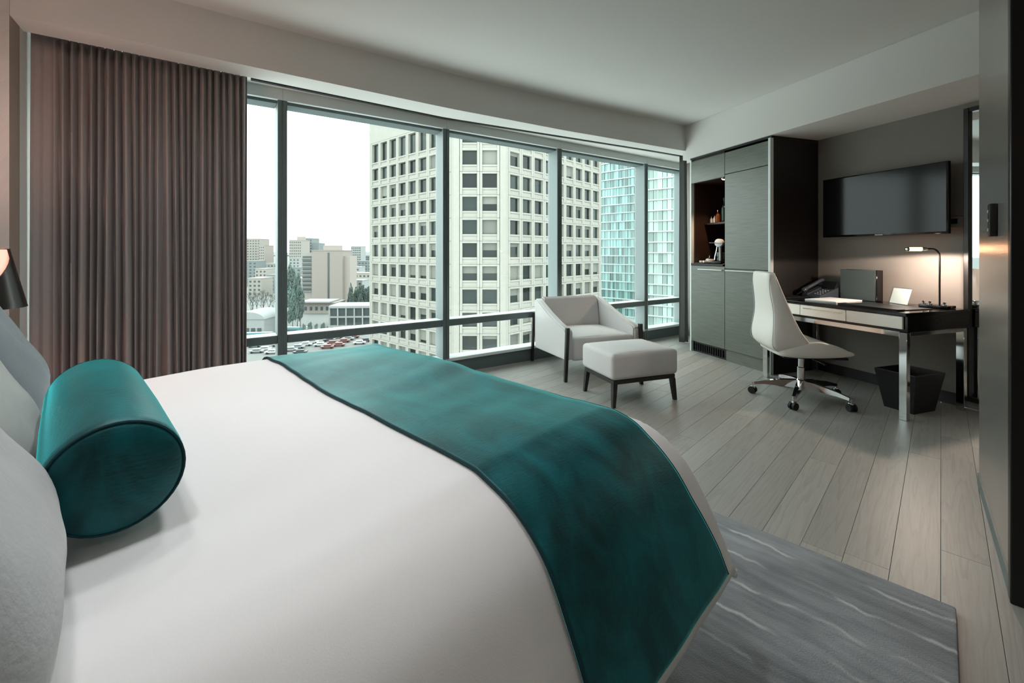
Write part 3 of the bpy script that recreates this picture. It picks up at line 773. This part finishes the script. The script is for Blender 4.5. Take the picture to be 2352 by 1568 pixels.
# ------------------------------------------------------------------ office chair
CH = (2.325, 3.535); phi = R(100)
oc = thing('office_chair', 'white leather swivel office chair with chrome star base', 'office chair', (*CH, 0), math.pi/2-phi)
inv = -(math.pi/2-phi)
c2 = Vector((2.085-CH[0], 3.264-CH[1])); a0 = math.atan2(c2.y, c2.x)+inv
for k in range(5):
    a = a0+k*2*math.pi/5; ca_, sa_ = math.cos(a), math.sin(a)
    def arm(bm):
        rings = []
        for r, hw, zt, zb in [(.02, .030, .15, .085), (.12, .026, .142, .09), (.26, .018, .118, .088), (.335, .014, .098, .078)]:
            rings.append([(r*ca_-sa_*s*hw, r*sa_+ca_*s*hw, z) for s, z in ((-1, zb), (1, zb), (.7, zt), (-.7, zt))])
        loft(bm, rings)
    part('base_arm', 'chrome', oc, arm, ang=30)
    cst = part('caster', 'black_rubber', oc, lambda bm: [loft(bm, [[(x, .028*math.cos(2*math.pi*j/20), .028+.0+.028*math.sin(2*math.pi*j/20)) for j in range(20)] for x in (s*.006, s*.024)]) for s in (-1, 1)], loc=(.345*ca_, .345*sa_, .0005), rot=a+R(60))
    part('caster_hood', 'chrome', cst, lambda bm: (bx(bm, -.012, .012, -.012, .020, .035, .062, .004), tube(bm, [(0, .0, .058), (0, 0, .092)], .007, 8)))
part('gas_lift', 'chrome', oc, lathe, [(.034, .085), (.034, .15), (.028, .155), (.028, .25), (.022, .255), (.022, .345)], 22)
part('tilt_mechanism', 'black_plastic', oc, bx, -.13, .13, -.09, .09, .335, .372, .012)
part('tilt_lever', 'black_plastic', oc, tube, [(.02, -.08, .35), (.05, -.20, .34), (.06, -.24, .33)], .007, 8)
def chair_back(bm):
    # z, rear x, wing front x at side, half width, thickness at centre
    S = [(.385, -.20, -.05, .13, .06), (.395, -.255, -.02, .19, .10), (.43, -.295, .0, .235, .11), (.48, -.312, -.03, .245, .10), (.54, -.308, -.08, .245, .085), (.61, -.298, -.115, .235, .075), (.70, -.288, -.150, .218, .065), (.79, -.296, -.182, .205, .058), (.88, -.310, -.215, .197, .052), (.96, -.316, -.245, .192, .048), (1.005, -.314, -.262, .188, .044), (1.02, -.306, -.272, .180, .03)]
    rings = []
    for z, xr, xw, hw, th in S:
        out = []
        n = 8
        # outer U from +side front tip around the back to -side tip, then inner
        pts = [(xw, hw), (xw-.25*(xw-xr), hw*1.0), (xr+.06, hw*.985), (xr+.018, hw*.93), (xr, hw*.78), (xr-.004, 0), (xr, -hw*.78), (xr+.018, -hw*.93), (xr+.06, -hw*.985), (xw-.25*(xw-xr), -hw), (xw, -hw),
               (xw+.0, -hw+.022), (xw-.25*(xw-xr), -hw+.035), (xr+th+.02, -hw*.72), (xr+th, -hw*.45), (xr+th, 0), (xr+th, hw*.45), (xr+th+.02, hw*.72), (xw-.25*(xw-xr), hw-.035), (xw, hw-.022)]
        rings.append([(x, y, z) for x, y in pts])
    loft(bm, rings)
ob = part('backrest', 'leather_white', oc, chair_back, ang=75)
sb = ob.modifiers.new('sub', 'SUBSURF'); sb.levels = 1; sb.render_levels = 2
for s in (-1, 1):
    part('seam', 'mark_grey', ob, lambda bm: tube(bm, spline([(-.296, s*.174, 1.0), (-.302, s*.182, .88), (-.282, s*.198, .72), (-.292, s*.222, .57), (-.297, s*.230, .46), (-.245, s*.19, .405)], 5), .0022, 5))
def chair_seat(bm):
    S = [(-.26, .375, .43, .425, .20), (-.20, .367, .455, .43, .235), (-.10, .365, .482, .445, .25), (.0, .368, .506, .455, .255), (.06, .371, .500, .457, .255), (.13, .375, .472, .452, .248), (.20, .379, .445, .442, .235), (.255, .384, .428, .43, .218), (.285, .391, .416, .418, .195), (.297, .400, .406, .407, .165)]
    rings = []
    for x, zb, zs, zc, hw in S:
        rings.append([(x, y, z) for y, z in [(-hw*.8, zb), (-hw*.95, zb+.005), (-hw, zb+.35*(zs-zb)), (-hw*.98, zs-.008), (-hw*.93, zs), (-hw*.82, zs-.012), (-hw*.45, zc-.002), (0, zc), (hw*.45, zc-.002), (hw*.82, zs-.012), (hw*.93, zs), (hw*.98, zs-.008), (hw, zb+.35*(zs-zb)), (hw*.95, zb+.005), (hw*.8, zb), (0, zb-.002)]])
    loft(bm, rings)
ob = part('seat', 'leather_white', oc, chair_seat, ang=75)
sb = ob.modifiers.new('sub', 'SUBSURF'); sb.levels = 1; sb.render_levels = 2
part('seat_pan', 'black_plastic', oc, bx, -.20, .25, -.18, .18, .355, .372, .006)

# ------------------------------------------------------------------ armchair and ottoman
ac = thing('armchair', 'light grey upholstered armchair with dark wooden legs by the window', 'armchair', (.745, 4.485, 0), R(19))
HW = .40
def arm_side(bm, s):
    yz = [(-.365, .185), (.375, .155), (.385, .40), (.39, .665), (.345, .685), (.26, .655), (.05, .575), (-.20, .500), (-.345, .470), (-.375, .44)]
    xi = s*(HW-.075); xo = s*HW
    loft(bm, [[(xi, y, z) for y, z in yz], [(xo, y, z) for y, z in yz]])
    bmesh.ops.recalc_face_normals(bm, faces=bm.faces)
    bmesh.ops.bevel(bm, geom=list(bm.edges), offset=.014, segments=2, affect='EDGES', clamp_overlap=True)
for s in (-1, 1): part('arm', 'upholstery', ac, arm_side, s, ang=50)
def ch_back(bm):
    yz = [(.28, .20), (.36, .20), (.395, .50), (.40, .685), (.35, .700), (.305, .66), (.255, .40)]
    loft(bm, [[(-HW+.074, y, z) for y, z in yz], [(HW-.074, y, z) for y, z in yz]])
    bmesh.ops.recalc_face_normals(bm, faces=bm.faces)
    bmesh.ops.bevel(bm, geom=list(bm.edges), offset=.016, segments=2, affect='EDGES', clamp_overlap=True)
part('backrest', 'upholstery', ac, ch_back, ang=50)
def cush(x0, x1, y0, y1, z0, z1, bev, crown, seg=4):
    def fn(bm):
        bx(bm, x0, x1, y0, y1, z0, z1, bev, seg)
        big = [f for f in bm.faces if abs(f.normal.z) > .99 and f.calc_area() > .05]
        bmesh.ops.subdivide_edges(bm, edges=list({e for f in big for e in f.edges if e.calc_length() > .15}), cuts=6, use_grid_fill=True)
        for v in bm.verts:
            if v.co.z > (z0+z1)/2:
                u = (v.co.x-(x0+x1)/2)/((x1-x0)/2); t_ = (v.co.y-(y0+y1)/2)/((y1-y0)/2)
                v.co.z += crown*max(0, 1-u*u)*max(0, 1-t_*t_)
    return fn
part('seat_cushion', 'upholstery', ac, cush(-HW+.074, HW-.074, -.375, .29, .17, .385, .035, .03), ang=50)
def leg4(top, bot, tw, bw):
    def fn(bm):
        def sq(c, w_): return [(c[0]-w_, c[1]-w_, c[2]), (c[0]+w_, c[1]-w_, c[2]), (c[0]+w_, c[1]+w_, c[2]), (c[0]-w_, c[1]+w_, c[2])]
        mid = [(top[i]*.45+bot[i]*.55) for i in range(3)]
        loft(bm, [sq(bot, bw), sq(mid, (tw*.55+bw*.45)), sq(top, tw)])
    return fn
for s in (-1, 1):
    part('leg', 'dark_wood', ac, leg4((s*(HW-.012), -.388, .485), (s*(HW+.012), -.395, 0), .016, .0135), ang=30)
    part('leg', 'dark_wood', ac, leg4((s*(HW+.002), .395, .53), (s*(HW+.012), .425, 0), .014, .0135), ang=30)
ot = thing('ottoman', 'light grey cushioned footstool on dark wooden legs before the armchair', 'ottoman', (.958, 3.615, 0), R(19.9))
part('cushion', 'upholstery', ot, cush(-.305, .305, -.24, .24, .205, .405, .034, .016, 5), ang=50)
box('frame', 'dark_wood', ot, -.285, .285, -.22, .22, .172, .2045, .003, 1)
for sx_ in (-1, 1):
    for sy in (-1, 1): part('leg', 'dark_wood', ot, leg4((sx_*.268, sy*.203, .173), (sx_*.284, sy*.216, 0), .018, .0125), ang=30)

# ------------------------------------------------------------------ added ceiling downlights, out of view, to brighten the bed and passage
def downlight(a, b, e, label='added out-of-view ceiling downlight above the passage beside the bed', group='added downlights over the passage', col=(1, .84, .70)):
    t = thing('fill_downlight', label, 'added ceiling light', (*AB(a, b), CEIL), 0, group)
    part('rim', 'white_plastic', t, lathe, [(.05, -.001), (.062, -.006), (.064, -.001)], 24)
    part('lens', 'down_glow', t, lathe, [(.048, -.002), (.048, -.004), (.001, -.005)], 24)
    ld = bpy.data.lights.new('downlight', 'SPOT'); ld.energy = e; ld.color = col; ld.spot_size = R(150); ld.spot_blend = .8; ld.shadow_soft_size = .10
    lo = bpy.data.objects.new('fill_downlight_lamp', ld); COL.objects.link(lo); lo.parent = t; lo.location = (0, 0, -.03)
for a, b in ((-.3, -.9), (2.0, -1.5)): downlight(a, b, 9)
for a, b in ((.1, 1.75), (.1, 2.45), (.9, 1.75), (.85, 2.4)): downlight(a, b, 19, 'added out-of-view ceiling downlight right above the bed', 'added downlights over the bed', (.97, .985, 1))
ld = bpy.data.lights.new('bedside_bulb', 'POINT'); ld.energy = 20; ld.color = (1, .74, .64); ld.shadow_soft_size = .05
lo = bpy.data.objects.new('bedside_light', ld); COL.objects.link(lo); lo.parent = bl; lo.location = (0, 0, 1.12)

for a, b in ((-.15, 1.05), (.75, 1.05)): downlight(a, b, 32, 'added out-of-view ceiling downlight right above the bed', 'added downlights over the bed', (.97, .985, 1))
# ------------------------------------------------------------------ the city outside
GZ = -32.0
def px2(px, dist): return (px-1176)/1010*dist
def zat(py, dist): return CAM_H-(py-580)/1010*dist
bm = bmesh.new(); prism(bm, [(-4500, 40), (4500, 40), (4500, 6000), (-4500, 6000)], GZ-1, GZ); tag(link('ground', to_mesh(bm, 'g', False), 'asphalt'), kind='structure')
def hills(u, v):
    x = -5000+10000*u; y = 4200+900*v
    hgt = (45+22*noise.noise(Vector((x*.0011, 0, 3)))+12*noise.noise(Vector((x*.004, 1, 3))))*math.sin(math.pi*min(1, v*.9+.05))
    return (x, y, GZ+max(0, hgt))
tag(link('hills', grid_mesh(160, 8, hills), 'hill'), kind='structure')

# precast office tower ------------------------------------------------
tw = thing('office_tower', 'pale precast concrete office tower with grid of square windows', 'building')
A0, A1, A2, A3 = Vector((-27.4, 84.5)), Vector((-9.1, 68)), Vector((-.9, 68)), Vector((18.1, 89))
PWD, PH = 3.08, 3.59
def panel_mesh(wh, ph):
    """one precast unit, origin at centre of the window opening, x along face, y into the building"""
    bm = bmesh.new(); X = PWD/2-.02; ow = 1.13; oh = wh/2
    zt = oh+.30; zb = zt-ph+.03
    bx(bm, -X, -ow, 0, .55, zb, zt, .03, 1); bx(bm, ow, X, 0, .55, zb, zt, .03, 1)
    bx(bm, -ow, ow, 0, .55, oh, zt, .03, 1)
    bx(bm, -ow, ow, .0, .62, -oh-.28, -oh, .05, 1)          # sill
    bx(bm, -ow, ow, .16, .60, zb+.16, -oh-.27, .0)           # sunk spandrel
    bx(bm, -ow, ow, .0, .60, zb, zb+.16, .04, 1)
    return to_mesh(bm, 'precast_unit', False)
pm = panel_mesh(2.2, PH); pm.materials.append(MATS['precast'])
pm_t = panel_mesh(3.4, 4.7); pm_t.materials.append(MATS['precast'])
def pane_mesh(h_):
    bm = bmesh.new(); bx(bm, -1.13, 1.13, .50, .53, -h_/2, h_/2); me = to_mesh(bm, 'pane', False); me.materials.append(MATS['office_glass']); return me
pn, pn_t = pane_mesh(2.2), pane_mesh(3.4)
def blind_mesh(fr_, h_=2.2):
    bm = bmesh.new(); bx(bm, -1.1, 1.1, .44, .47, h_/2-h_*fr_, h_/2-.02); me = to_mesh(bm, 'blind', False); me.materials.append(MATS['office_blind']); return me
bls = [blind_mesh(f) for f in (.25, .5, .8, .97)]
rt = random.Random(11)
def face(P, Q, n, margin0, margin1, fi):
    d = Q-P; L = d.length; u = d/L; ang = math.atan2(u.y, u.x); sx = (L-margin0-margin1)/n/PWD
    for k in range(-1, 11):
        tall = k < 0
        zc = 18.2+1.7 if tall else 17.0-PH*k-1.1
        for c in range(n):
            s = margin0+(c+.5)*sx*PWD
            o = link('precast_panel', pm_t if tall else pm, None, tw, (P.x+u.x*s, P.y+u.y*s, zc), ang); o.scale = (sx, 1, 1)
            w_ = link('window_pane', pn_t if tall else pn, None, o)
            if not tall and rt.random() < (.25+.035*k): link('window_blind', rt.choice(bls), None, o)
    # corner piers and core
    zlo, zhi = 17.0-PH*10-2.2-1.0, 27
    nrm = Vector((-u.y, u.x))
    return ang
face(A0, A1, 8, .55, .55, 0); face(A1, A2, 2, 1.0, 1.0, 1); face(A2, A3, 9, .55, .5, 2)
def pier(px, py, w_, ang):
    box('corner_pier', 'precast', tw, -w_/2, w_/2, -.02, .8, GZ, 36, .05, 1, loc=(px, py, 0), rot=ang)
def along(P, Q, s): d = (Q-P).normalized(); p = P+d*s; return p, math.atan2(d.y, d.x)
for P, Q, s, w_ in ((A0, A1, .25, .5), (A0, A1, (A1-A0).length-.26, .52), (A1, A2, .48, .96), (A1, A2, (A2-A1).length-.48, .96), (A2, A3, .26, .52), (A2, A3, (A3-A2).length-.23, .46)):
    p, an = along(P, Q, s); pier(p.x, p.y, w_, an)
def inset(poly, d_):
    c = sum(poly, Vector((0, 0)))/len(poly); return [tuple(p+(c-p).normalized()*d_) for p in poly]
full = [A0, A1, A2, A3, Vector((12, 112)), Vector((-18, 112))]
bm = bmesh.new(); prism(bm, inset(full, 1.0), GZ, 35.5); link('core', to_mesh(bm, 'core', False), 'core_dark', tw)
bm = bmesh.new(); prism(bm, [tuple(p) for p in full], 21.92, 36); link('parapet', to_mesh(bm, 'parapet', False), 'precast', tw)
bm = bmesh.new(); prism(bm, [tuple(p) for p in full], GZ, 17.0-PH*10-2.2-1.12); link('podium', to_mesh(bm, 'podium', False), 'precast', tw)

# glass towers --------------------------------------------------------
def glass_tower(label, pxa, da, pxb, db, fh, z0, nfl, npan, mg, ms_, depth, pwid):
    P = Vector((px2(pxa, da), da)); Q = Vector((px2(pxb, db), db)); d = Q-P; L = d.length; an = math.atan2(d.y, d.x)
    t = thing('glass_tower', label, 'building', (P.x, P.y, 0), an)
    pw_ = L/npan
    bm = bmesh.new(); bx(bm, .06, pw_-.06, 0, .06, .35, fh-.02); gm = to_mesh(bm, 'gp', False); gm.materials.append(MATS[mg])
    bm = bmesh.new(); bx(bm, 0, L, -.35, .5, 0, .33, 0); bx(bm, 0, L, -.3, -.26, .33, 1.2)
    sm_ = bpy.data.meshes.new('x')
    bm.free()
    bm = bmesh.new(); bx(bm, 0, L, -.3, .5, 0, .33); sm_ = to_mesh(bm, 'slab', False); sm_.materials.append(MATS[ms_])
    bm = bmesh.new(); bx(bm, -.07, .07, -.12, .3, 0, fh*nfl); mm = to_mesh(bm, 'mul', False); mm.materials.append(MATS[ms_])
    for k in range(nfl):
        z = z0+k*fh
        link('floor_slab', sm_, None, t, (0, 0, z))
        for c in range(npan): link('glass_panel', gm, None, t, (c*pw_, rt.choice((0, 0, .12)), z))
    for c in range(0, npan+1, pwid): link('facade_mullion', mm, None, t, (c*pw_, 0, z0))
    box('core', 'core_dark', t, .1, L-.1, .6, depth, GZ, z0+nfl*fh)
    box('base_storeys', ms_, t, 0, L, .0, .6, GZ, z0)
    return t
glass_tower('teal glass high-rise behind the precast office tower', 1376, 152, 1463, 142, 2.85, -20, 22, 13, 'teal_glass', 'teal_slab', 25, 3)
glass_tower('pale green glass high-rise standing beyond the teal one', 1470, 128, 1600, 118, 3.0, -20, 21, 12, 'pale_glass', 'pale_slab', 25, 4)

# far buildings -------------------------------------------------------
def building(name, label, pxa, pxb, topy, dist, m, depth=20, fl=3.1, cols=None, rot=0, wcol='city_window', base=GZ, wfrac=.45, hfrac=.45):
    xa, xb = px2(pxa, dist), px2(pxb, dist); zt = zat(topy, dist); W = xb-xa
    t = thing(name, label, 'building', ((xa+xb)/2, dist, 0), rot)
    box('wall', m, t, -W/2, W/2, 0, depth, base, zt)
    n = cols or max(2, int(W/3.2)); cw = W/n; nf = max(1, int((zt-base)/fl))
    bm = bmesh.new()
    for i in range(nf):
        z = zt-.8-(i+1)*fl+fl*.35
        if z < base+.5: break
        for j in range(n):
            x = -W/2+(j+.5)*cw; bx(bm, x-cw*wfrac/2, x+cw*wfrac/2, -.12, .1, z, z+fl*hfrac)
    o = link('window_grid', to_mesh(bm, 'wg', False), wcol, t); o['kind'] = 'stuff'
    box('roof_edge', m, t, -W/2-.2, W/2+.2, -.2, depth+.2, zt, zt+.6)
    return t
b1 = building('apartment_tower', 'tall pale apartment tower rising at the edge of the curtain', 548, 597, 549, 520, 'city_beige', cols=8)
building('apartment_tower', 'narrow pinkish apartment tower beside the tall pale one', 594, 607, 564, 500, 'city_pink', cols=3)
t = building('apartment_tower', 'pale apartment tower with a roof hut behind the conifers', 664, 692, 552, 480, 'city_beige', cols=6)
box('roof_hut', 'city_pink', t, 0, 6, 4, 12, zat(552, 480), zat(543, 480))
t = building('apartment_tower', 'grey-green stepped apartment tower behind the brick tower', 693, 716, 548, 512, 'city_grey', cols=5)
box('side_wing', 'city_grey', t, 5.7, 13.5, .5, 18, GZ, zat(557, 500))
# brick tower with balconies
t = building('brick_tower', 'brown brick tower with blank walls and a dark window strip', 716, 786, 576, 290, 'city_brick', 18, cols=2, wfrac=.001, hfrac=.01)
W2 = (px2(786, 290)-px2(716, 290))/2
box('window_strip', 'city_window', t, px2(753, 290)-px2(751, 290)-.1, px2(757, 290)-px2(751, 290)-.1, -.2, .2, zat(690, 290), zat(580, 290))
box('roof_box', 'city_pink', t, px2(738, 290)-px2(751, 290), px2(771, 290)-px2(751, 290), 3, 12, zat(576, 290), zat(563, 290))
box('side_wing', 'city_pink', t, W2, W2+px2(800, 290)-px2(786, 290), 3, 16, GZ, zat(588, 290))
box('balcony_wing', 'city_beige', t, -W2-px2(716, 290)+px2(691, 290), -W2, 1.5, 16, GZ, zat(580, 290))
for k in range(9):
    zz = zat(588+k*9.4, 290)
    box('balcony_recess', 'city_window', t, -W2-px2(716, 290)+px2(693, 290), -W2-.6, 1.3, 1.7, zz-1.4, zz)
    box('balcony_slab', 'city_white', t, -W2-px2(716, 290)+px2(690.5, 290), -W2-.3, .2, 1.6, zz-1.75, zz-1.4)
building('apartment_tower', 'white apartment tower with dark window columns by the office tower', 806, 829, 566, 600, 'city_white', cols=5, wfrac=.55)
building('apartment_tower', 'low pale apartment block left of the white tower', 784, 807, 575, 620, 'city_beige', cols=6)
i = 0
KINDS = ['low grey city block far behind the bare trees', 'low beige city block far behind the bare trees', 'low white city block far behind the bare trees']
for (pa, pb, ty, ds) in [(560, 590, 600, 430), (586, 612, 618, 380), (606, 636, 606, 460), (612, 640, 632, 360), (570, 600, 640, 330), (664, 688, 592, 440), (668, 692, 615, 390), (664, 690, 640, 330)]:
    k = i % 3; building('city_block', KINDS[k], pa, pb, ty, ds, ['city_grey', 'city_beige', 'city_white'][k], 16)['group'] = 'low blocks behind the bare trees '+str(k); i += 1
for (pa, pb, ty, ds) in [(800, 826, 614, 420), (822, 852, 600, 470), (806, 850, 628, 370), (800, 832, 645, 320), (832, 860, 588, 640)]:
    k = i % 3; building('city_block', ['low grey city block behind the dark conifers', 'low beige city block behind the dark conifers', 'low white city block behind the dark conifers'][k], pa, pb, ty, ds, ['city_grey', 'city_beige', 'city_white'][k], 16)['group'] = 'low blocks behind the conifers '+str(k); i += 1
# podium, white framed building, barrel roof hall
t = building('podium_building', 'beige low building in front of the brick tower', 696, 770, 697, 240, 'city_beige', 14, 4.5, cols=6)
box('roof_canopy', 'city_white', t, px2(690, 240)-px2(733, 240), px2(762, 240)-px2(733, 240), -3, 12, zat(694, 240), zat(691, 240))
wf = thing('white_frame_building', 'low white framed building with large blue windows at the street', 'building', (px2(757, 195), 195, 0), R(4))
WL = px2(850, 195)-px2(757, 195); zt_, zb_ = zat(706, 195), zat(750, 195)
box('body', 'city_grey', wf, .3, WL, .6, 14, GZ, zt_-.3)
box('roof', 'city_white', wf, -.3, WL+.3, -.6, 14.5, zt_-.3, zt_+.7)
for k in range(6): box('column', 'city_white', wf, k*WL/5-.3, k*WL/5+.3, -.4, .5, GZ, zt_-.3)
for zz in ((zt_+zb_)/2, zb_+.2): box('beam', 'city_white', wf, 0, WL, -.35, .4, zz-.35, zz+.35)
for k in range(5):
    for (za, zc) in ((zb_+.6, (zt_+zb_)/2-.4), ((zt_+zb_)/2+.4, zt_-.5)): box('window', 'city_window', wf, k*WL/5+.6, (k+1)*WL/5-.6, .3, .55, za, zc)
hall = thing('barrel_hall', 'white hall with a rounded barrel roof near the curtain', 'building', (px2(567, 178), 178, 0), 0)
def barrel(bm):
    pr2 = []
    for k in range(13):
        a = math.pi*k/12; pr2.append((-7.0*math.cos(a), 3.0*math.sin(a)))
    loft(bm, [[(x, y, zat(738, 178)+max(0, z)+.8) for x, z in pr2] for y in (0, 16)])
part('roof', 'city_white', hall, barrel)
box('wall', 'city_white', hall, -6.8, 6.8, .3, 15.8, GZ, zat(738, 178)+.85)
for k in range(5): box('window', 'city_window', hall, -5.9+k*2.5, -4.3+k*2.5, .1, .32, GZ+1, GZ+2.6)

# vehicles ------------------------------------------------------------
def car(m):
    t = thing('car', 'x', 'car')
    part('car_body', m, t, lambda bm: (bx(bm, -2.2, 2.2, -.9, .9, .35, .95, .2, 2), bx(bm, -1.3, 1.2, -.8, .8, .9, 1.5, .28, 2)))
    part('car_windows', 'city_window', t, lambda bm: bx(bm, -1.15, 1.05, -.83, .83, 1.0, 1.38, .15, 1))
    for xx in (-1.35, 1.35):
        for yy in (-.8, .8): part('wheel', 'tyre', t, lambda bm: loft(bm, [[(xx+.33*math.cos(2*math.pi*k/14), yy+d_, .33+.33*math.sin(2*math.pi*k/14)) for k in range(14)] for d_ in (-.11, .11)]))
    return t
CARS = {'car_white': 'white', 'car_red': 'red', 'car_dark': 'dark grey', 'car_silver': 'silver'}
protos = {}; CARPOS = []
def place_car(px, py, m, ang):
    if m not in protos: o = protos[m] = car(m)
    else: o = copy_tree(protos[m])
    dist = (CAM_H-GZ)*1010/(py-580)
    while any(abs(px2(px, dist)-x) < 5.2 and abs(dist-y) < 3.2 for x, y in CARPOS): dist += 1.2
    CARPOS.append((px2(px, dist), dist)); o.location = (px2(px, dist), dist, GZ); o.rotation_euler = (0, 0, ang)
    o['label'] = CARS[m]+' car on the street far below the window'; o['group'] = CARS[m]+' cars in the street'
rc = random.Random(5)
for px, py, m in [(608, 805, 'car_white'), (625, 812, 'car_white'), (590, 812, 'car_silver'), (685, 800, 'car_silver'), (702, 794, 'car_white'), (718, 800, 'car_white'), (736, 795, 'car_white'), (690, 812, 'car_dark'), (668, 808, 'car_silver'), (752, 800, 'car_red'), (764, 792, 'car_red'), (778, 795, 'car_red'), (790, 789, 'car_red'), (800, 793, 'car_silver'), (812, 788, 'car_red'), (826, 790, 'car_white'), (757, 788, 'car_dark'), (775, 784, 'car_silver'), (840, 786, 'car_dark'), (676, 779, 'car_red'), (684, 763, 'car_dark'), (622, 771, 'car_dark'), (613, 760, 'car_silver'), (700, 758, 'car_white'), (612, 790, 'car_dark'), (640, 795, 'car_silver'), (585, 797, 'car_white')]:
    place_car(px, py, m, R(12)+rc.choice((0, math.pi))+rc.uniform(-.04, .04))
def bus(label, px, py, ang, m='teal_paint', ln_=11):
    dist = (CAM_H-GZ)*1010/(py-580); t = thing('bus', label, 'bus', (px2(px, dist), dist, GZ), ang)
    part('bus_body', m, t, bx, -ln_/2, ln_/2, -1.25, 1.25, .4, 3.1, .25, 2)
    part('bus_windows', 'city_window', t, bx, -ln_/2+.3, ln_/2-.3, -1.28, 1.28, 1.5, 2.5, .1, 1)
    part('bus_roof', 'city_white', t, bx, -ln_/2+.5, ln_/2-.5, -1.0, 1.0, 3.08, 3.3, .1, 1)
    for xx in (-ln_*.32, ln_*.32):
        for yy in (-1.15, 1.15): part('wheel', 'tyre', t, lambda bm: loft(bm, [[(xx+.5*math.cos(2*math.pi*k/14), yy+d_, .5+.5*math.sin(2*math.pi*k/14)) for k in range(14)] for d_ in (-.12, .12)]))
bus('teal bus parked in front of the white barrel roof hall', 586, 783, R(8), ln_=13)
bus('teal bus driving past beside the conifers', 668, 769, R(-6), ln_=8)

# trees ---------------------------------------------------------------
BLOB = [(0, 0, -.2, .6), (.35, .1, .1, .45), (-.4, -.1, .0, .45), (.0, .2, .55, .4), (-.2, -.3, .4, .35), (.45, -.2, -.45, .35), (-.35, .3, -.55, .38)]
def crown_mesh(m, n, rx, rz, q, seed, cone_=False):
    rg = random.Random(seed); V = []; F = []
    for k in range(n):
        while True:
            x, y, z = (rg.uniform(-1, 1) for _ in range(3))
            if cone_:
                lim = (1-(z+1)/2)**.8
                if x*x+y*y < lim*lim: break
            elif any((x-a_)**2+(y-b_)**2+(z-c_)**2 < r_*r_ for a_, b_, c_, r_ in BLOB): break
        c = Vector((x*rx, y*rx, z*rz)); s = q*rg.uniform(.6, 1.3)
        u = Vector((rg.gauss(0, 1), rg.gauss(0, 1), rg.gauss(0, 1))).normalized(); v = u.orthogonal().normalized(); w_ = u.cross(v)
        i0 = len(V); V += [tuple(c+v*s), tuple(c-v*s*.6+w_*s*.8), tuple(c-v*s*.6-w_*s*.8), tuple(c+u*s*.7)]
        F += [(i0, i0+1, i0+2), (i0, i0+3, i0+1), (i0+1, i0+3, i0+2), (i0+2, i0+3, i0)]
    me = bpy.data.meshes.new('crown'); me.from_pydata(V, [], F); me.update(); me.materials.append(MATS[m]); return me
cm1 = crown_mesh('foliage_dark', 900, 1, 1, .11, 1, True); cm2 = crown_mesh('foliage', 900, 1, 1, .12, 2)
bm = bmesh.new(); tube(bm, [(0, 0, -1.9), (0, 0, .2)], [.09, .03], 7); trunk = to_mesh(bm, 'trunk'); trunk.materials.append(MATS['bark'])
def tree(label, kind, px, topy, basey, wpx, group):
    dist = (CAM_H-GZ)*1010/(basey-580); ht = zat(topy, dist)-GZ; rx = wpx/1010*dist/2
    t = thing('conifer_tree' if kind else 'leafy_tree', label, 'tree', (px2(px, dist), dist, GZ), rnd.uniform(0, 6), group)
    rz = ht*.43; o = link('crown', cm1 if kind else cm2, None, t, (0, 0, ht-rz)); o.scale = (rx, rx, rz)
    o = link('trunk', trunk, None, t, (0, 0, ht*.3)); o.scale = (2.2, 2.2, ht*.3/1.9)
    return t
for px, ty, by, wx in [(806, 645, 712, 20), (818, 655, 715, 26), (835, 650, 712, 24), (846, 658, 716, 20), (808, 668, 720, 20), (828, 672, 722, 24)]:
    tree('dark conifer in the cluster right of the brick tower', 1, px, ty, by, wx, 'conifers right of the brick tower')
cm3 = crown_mesh('foliage_dark', 900, 1, 1, .12, 5)
for px, ty, by, wx in [(829, 652, 708, 30), (845, 656, 706, 28)]:
    t = tree('broad dark tree among the conifers right of the brick tower', 0, px, ty, by, wx, 'broad trees among the conifers')
    for o in t.children:
        if o.name.startswith('crown'): o.data = cm3
for px, ty, by, wx in [(668, 605, 735, 34), (683, 625, 750, 26), (690, 655, 752, 26), (672, 660, 758, 28)]:
    tree('tall grey-green tree left of the brick tower', 0, px, ty, by, wx, 'trees left of the brick tower')
for px, ty, by, wx in [(712, 738, 772, 14), (726, 742, 775, 12), (742, 740, 772, 14), (698, 742, 778, 12), (752, 748, 776, 10)]:
    tree('small street tree in front of the beige low building', 0, px, ty, by, wx, 'street trees by the low building')
def bare(seed):
    rg = random.Random(seed); bm = bmesh.new()
    def br(p, d, ln_, r, lev):
        q = p+d*ln_; tube(bm, [p, (p+q)/2+Vector((rg.uniform(-1, 1), rg.uniform(-1, 1), 0))*ln_*.05, q], [r, r*.85, r*.7], 5)
        if lev:
            for _ in range(3 if lev > 1 else 4):
                nd = (d+Vector((rg.uniform(-.8, .8), rg.uniform(-.8, .8), rg.uniform(-.1, .6)))).normalized(); br(q, nd, ln_*rg.uniform(.6, .8), r*.6, lev-1)
    br(Vector((0, 0, 0)), Vector((0, 0, 1)), 5, .32, 4)
    me = to_mesh(bm, 'bare', False); me.materials.append(MATS['bark']); return me
bmesh_b = [bare(1), bare(2)]
for k, (px, by) in enumerate([(577, 736), (590, 724), (604, 737), (618, 725), (631, 737), (580, 715), (606, 714)]):
    dist = (CAM_H-GZ)*1010/(by-580)
    t = thing('bare_tree', 'leafless grey street tree above the white barrel roof hall', 'tree', (px2(px, dist), dist, GZ), k*1.3, 'leafless trees behind the hall')
    link('branches', bmesh_b[k % 2], None, t).scale = (.7, .7, .85)
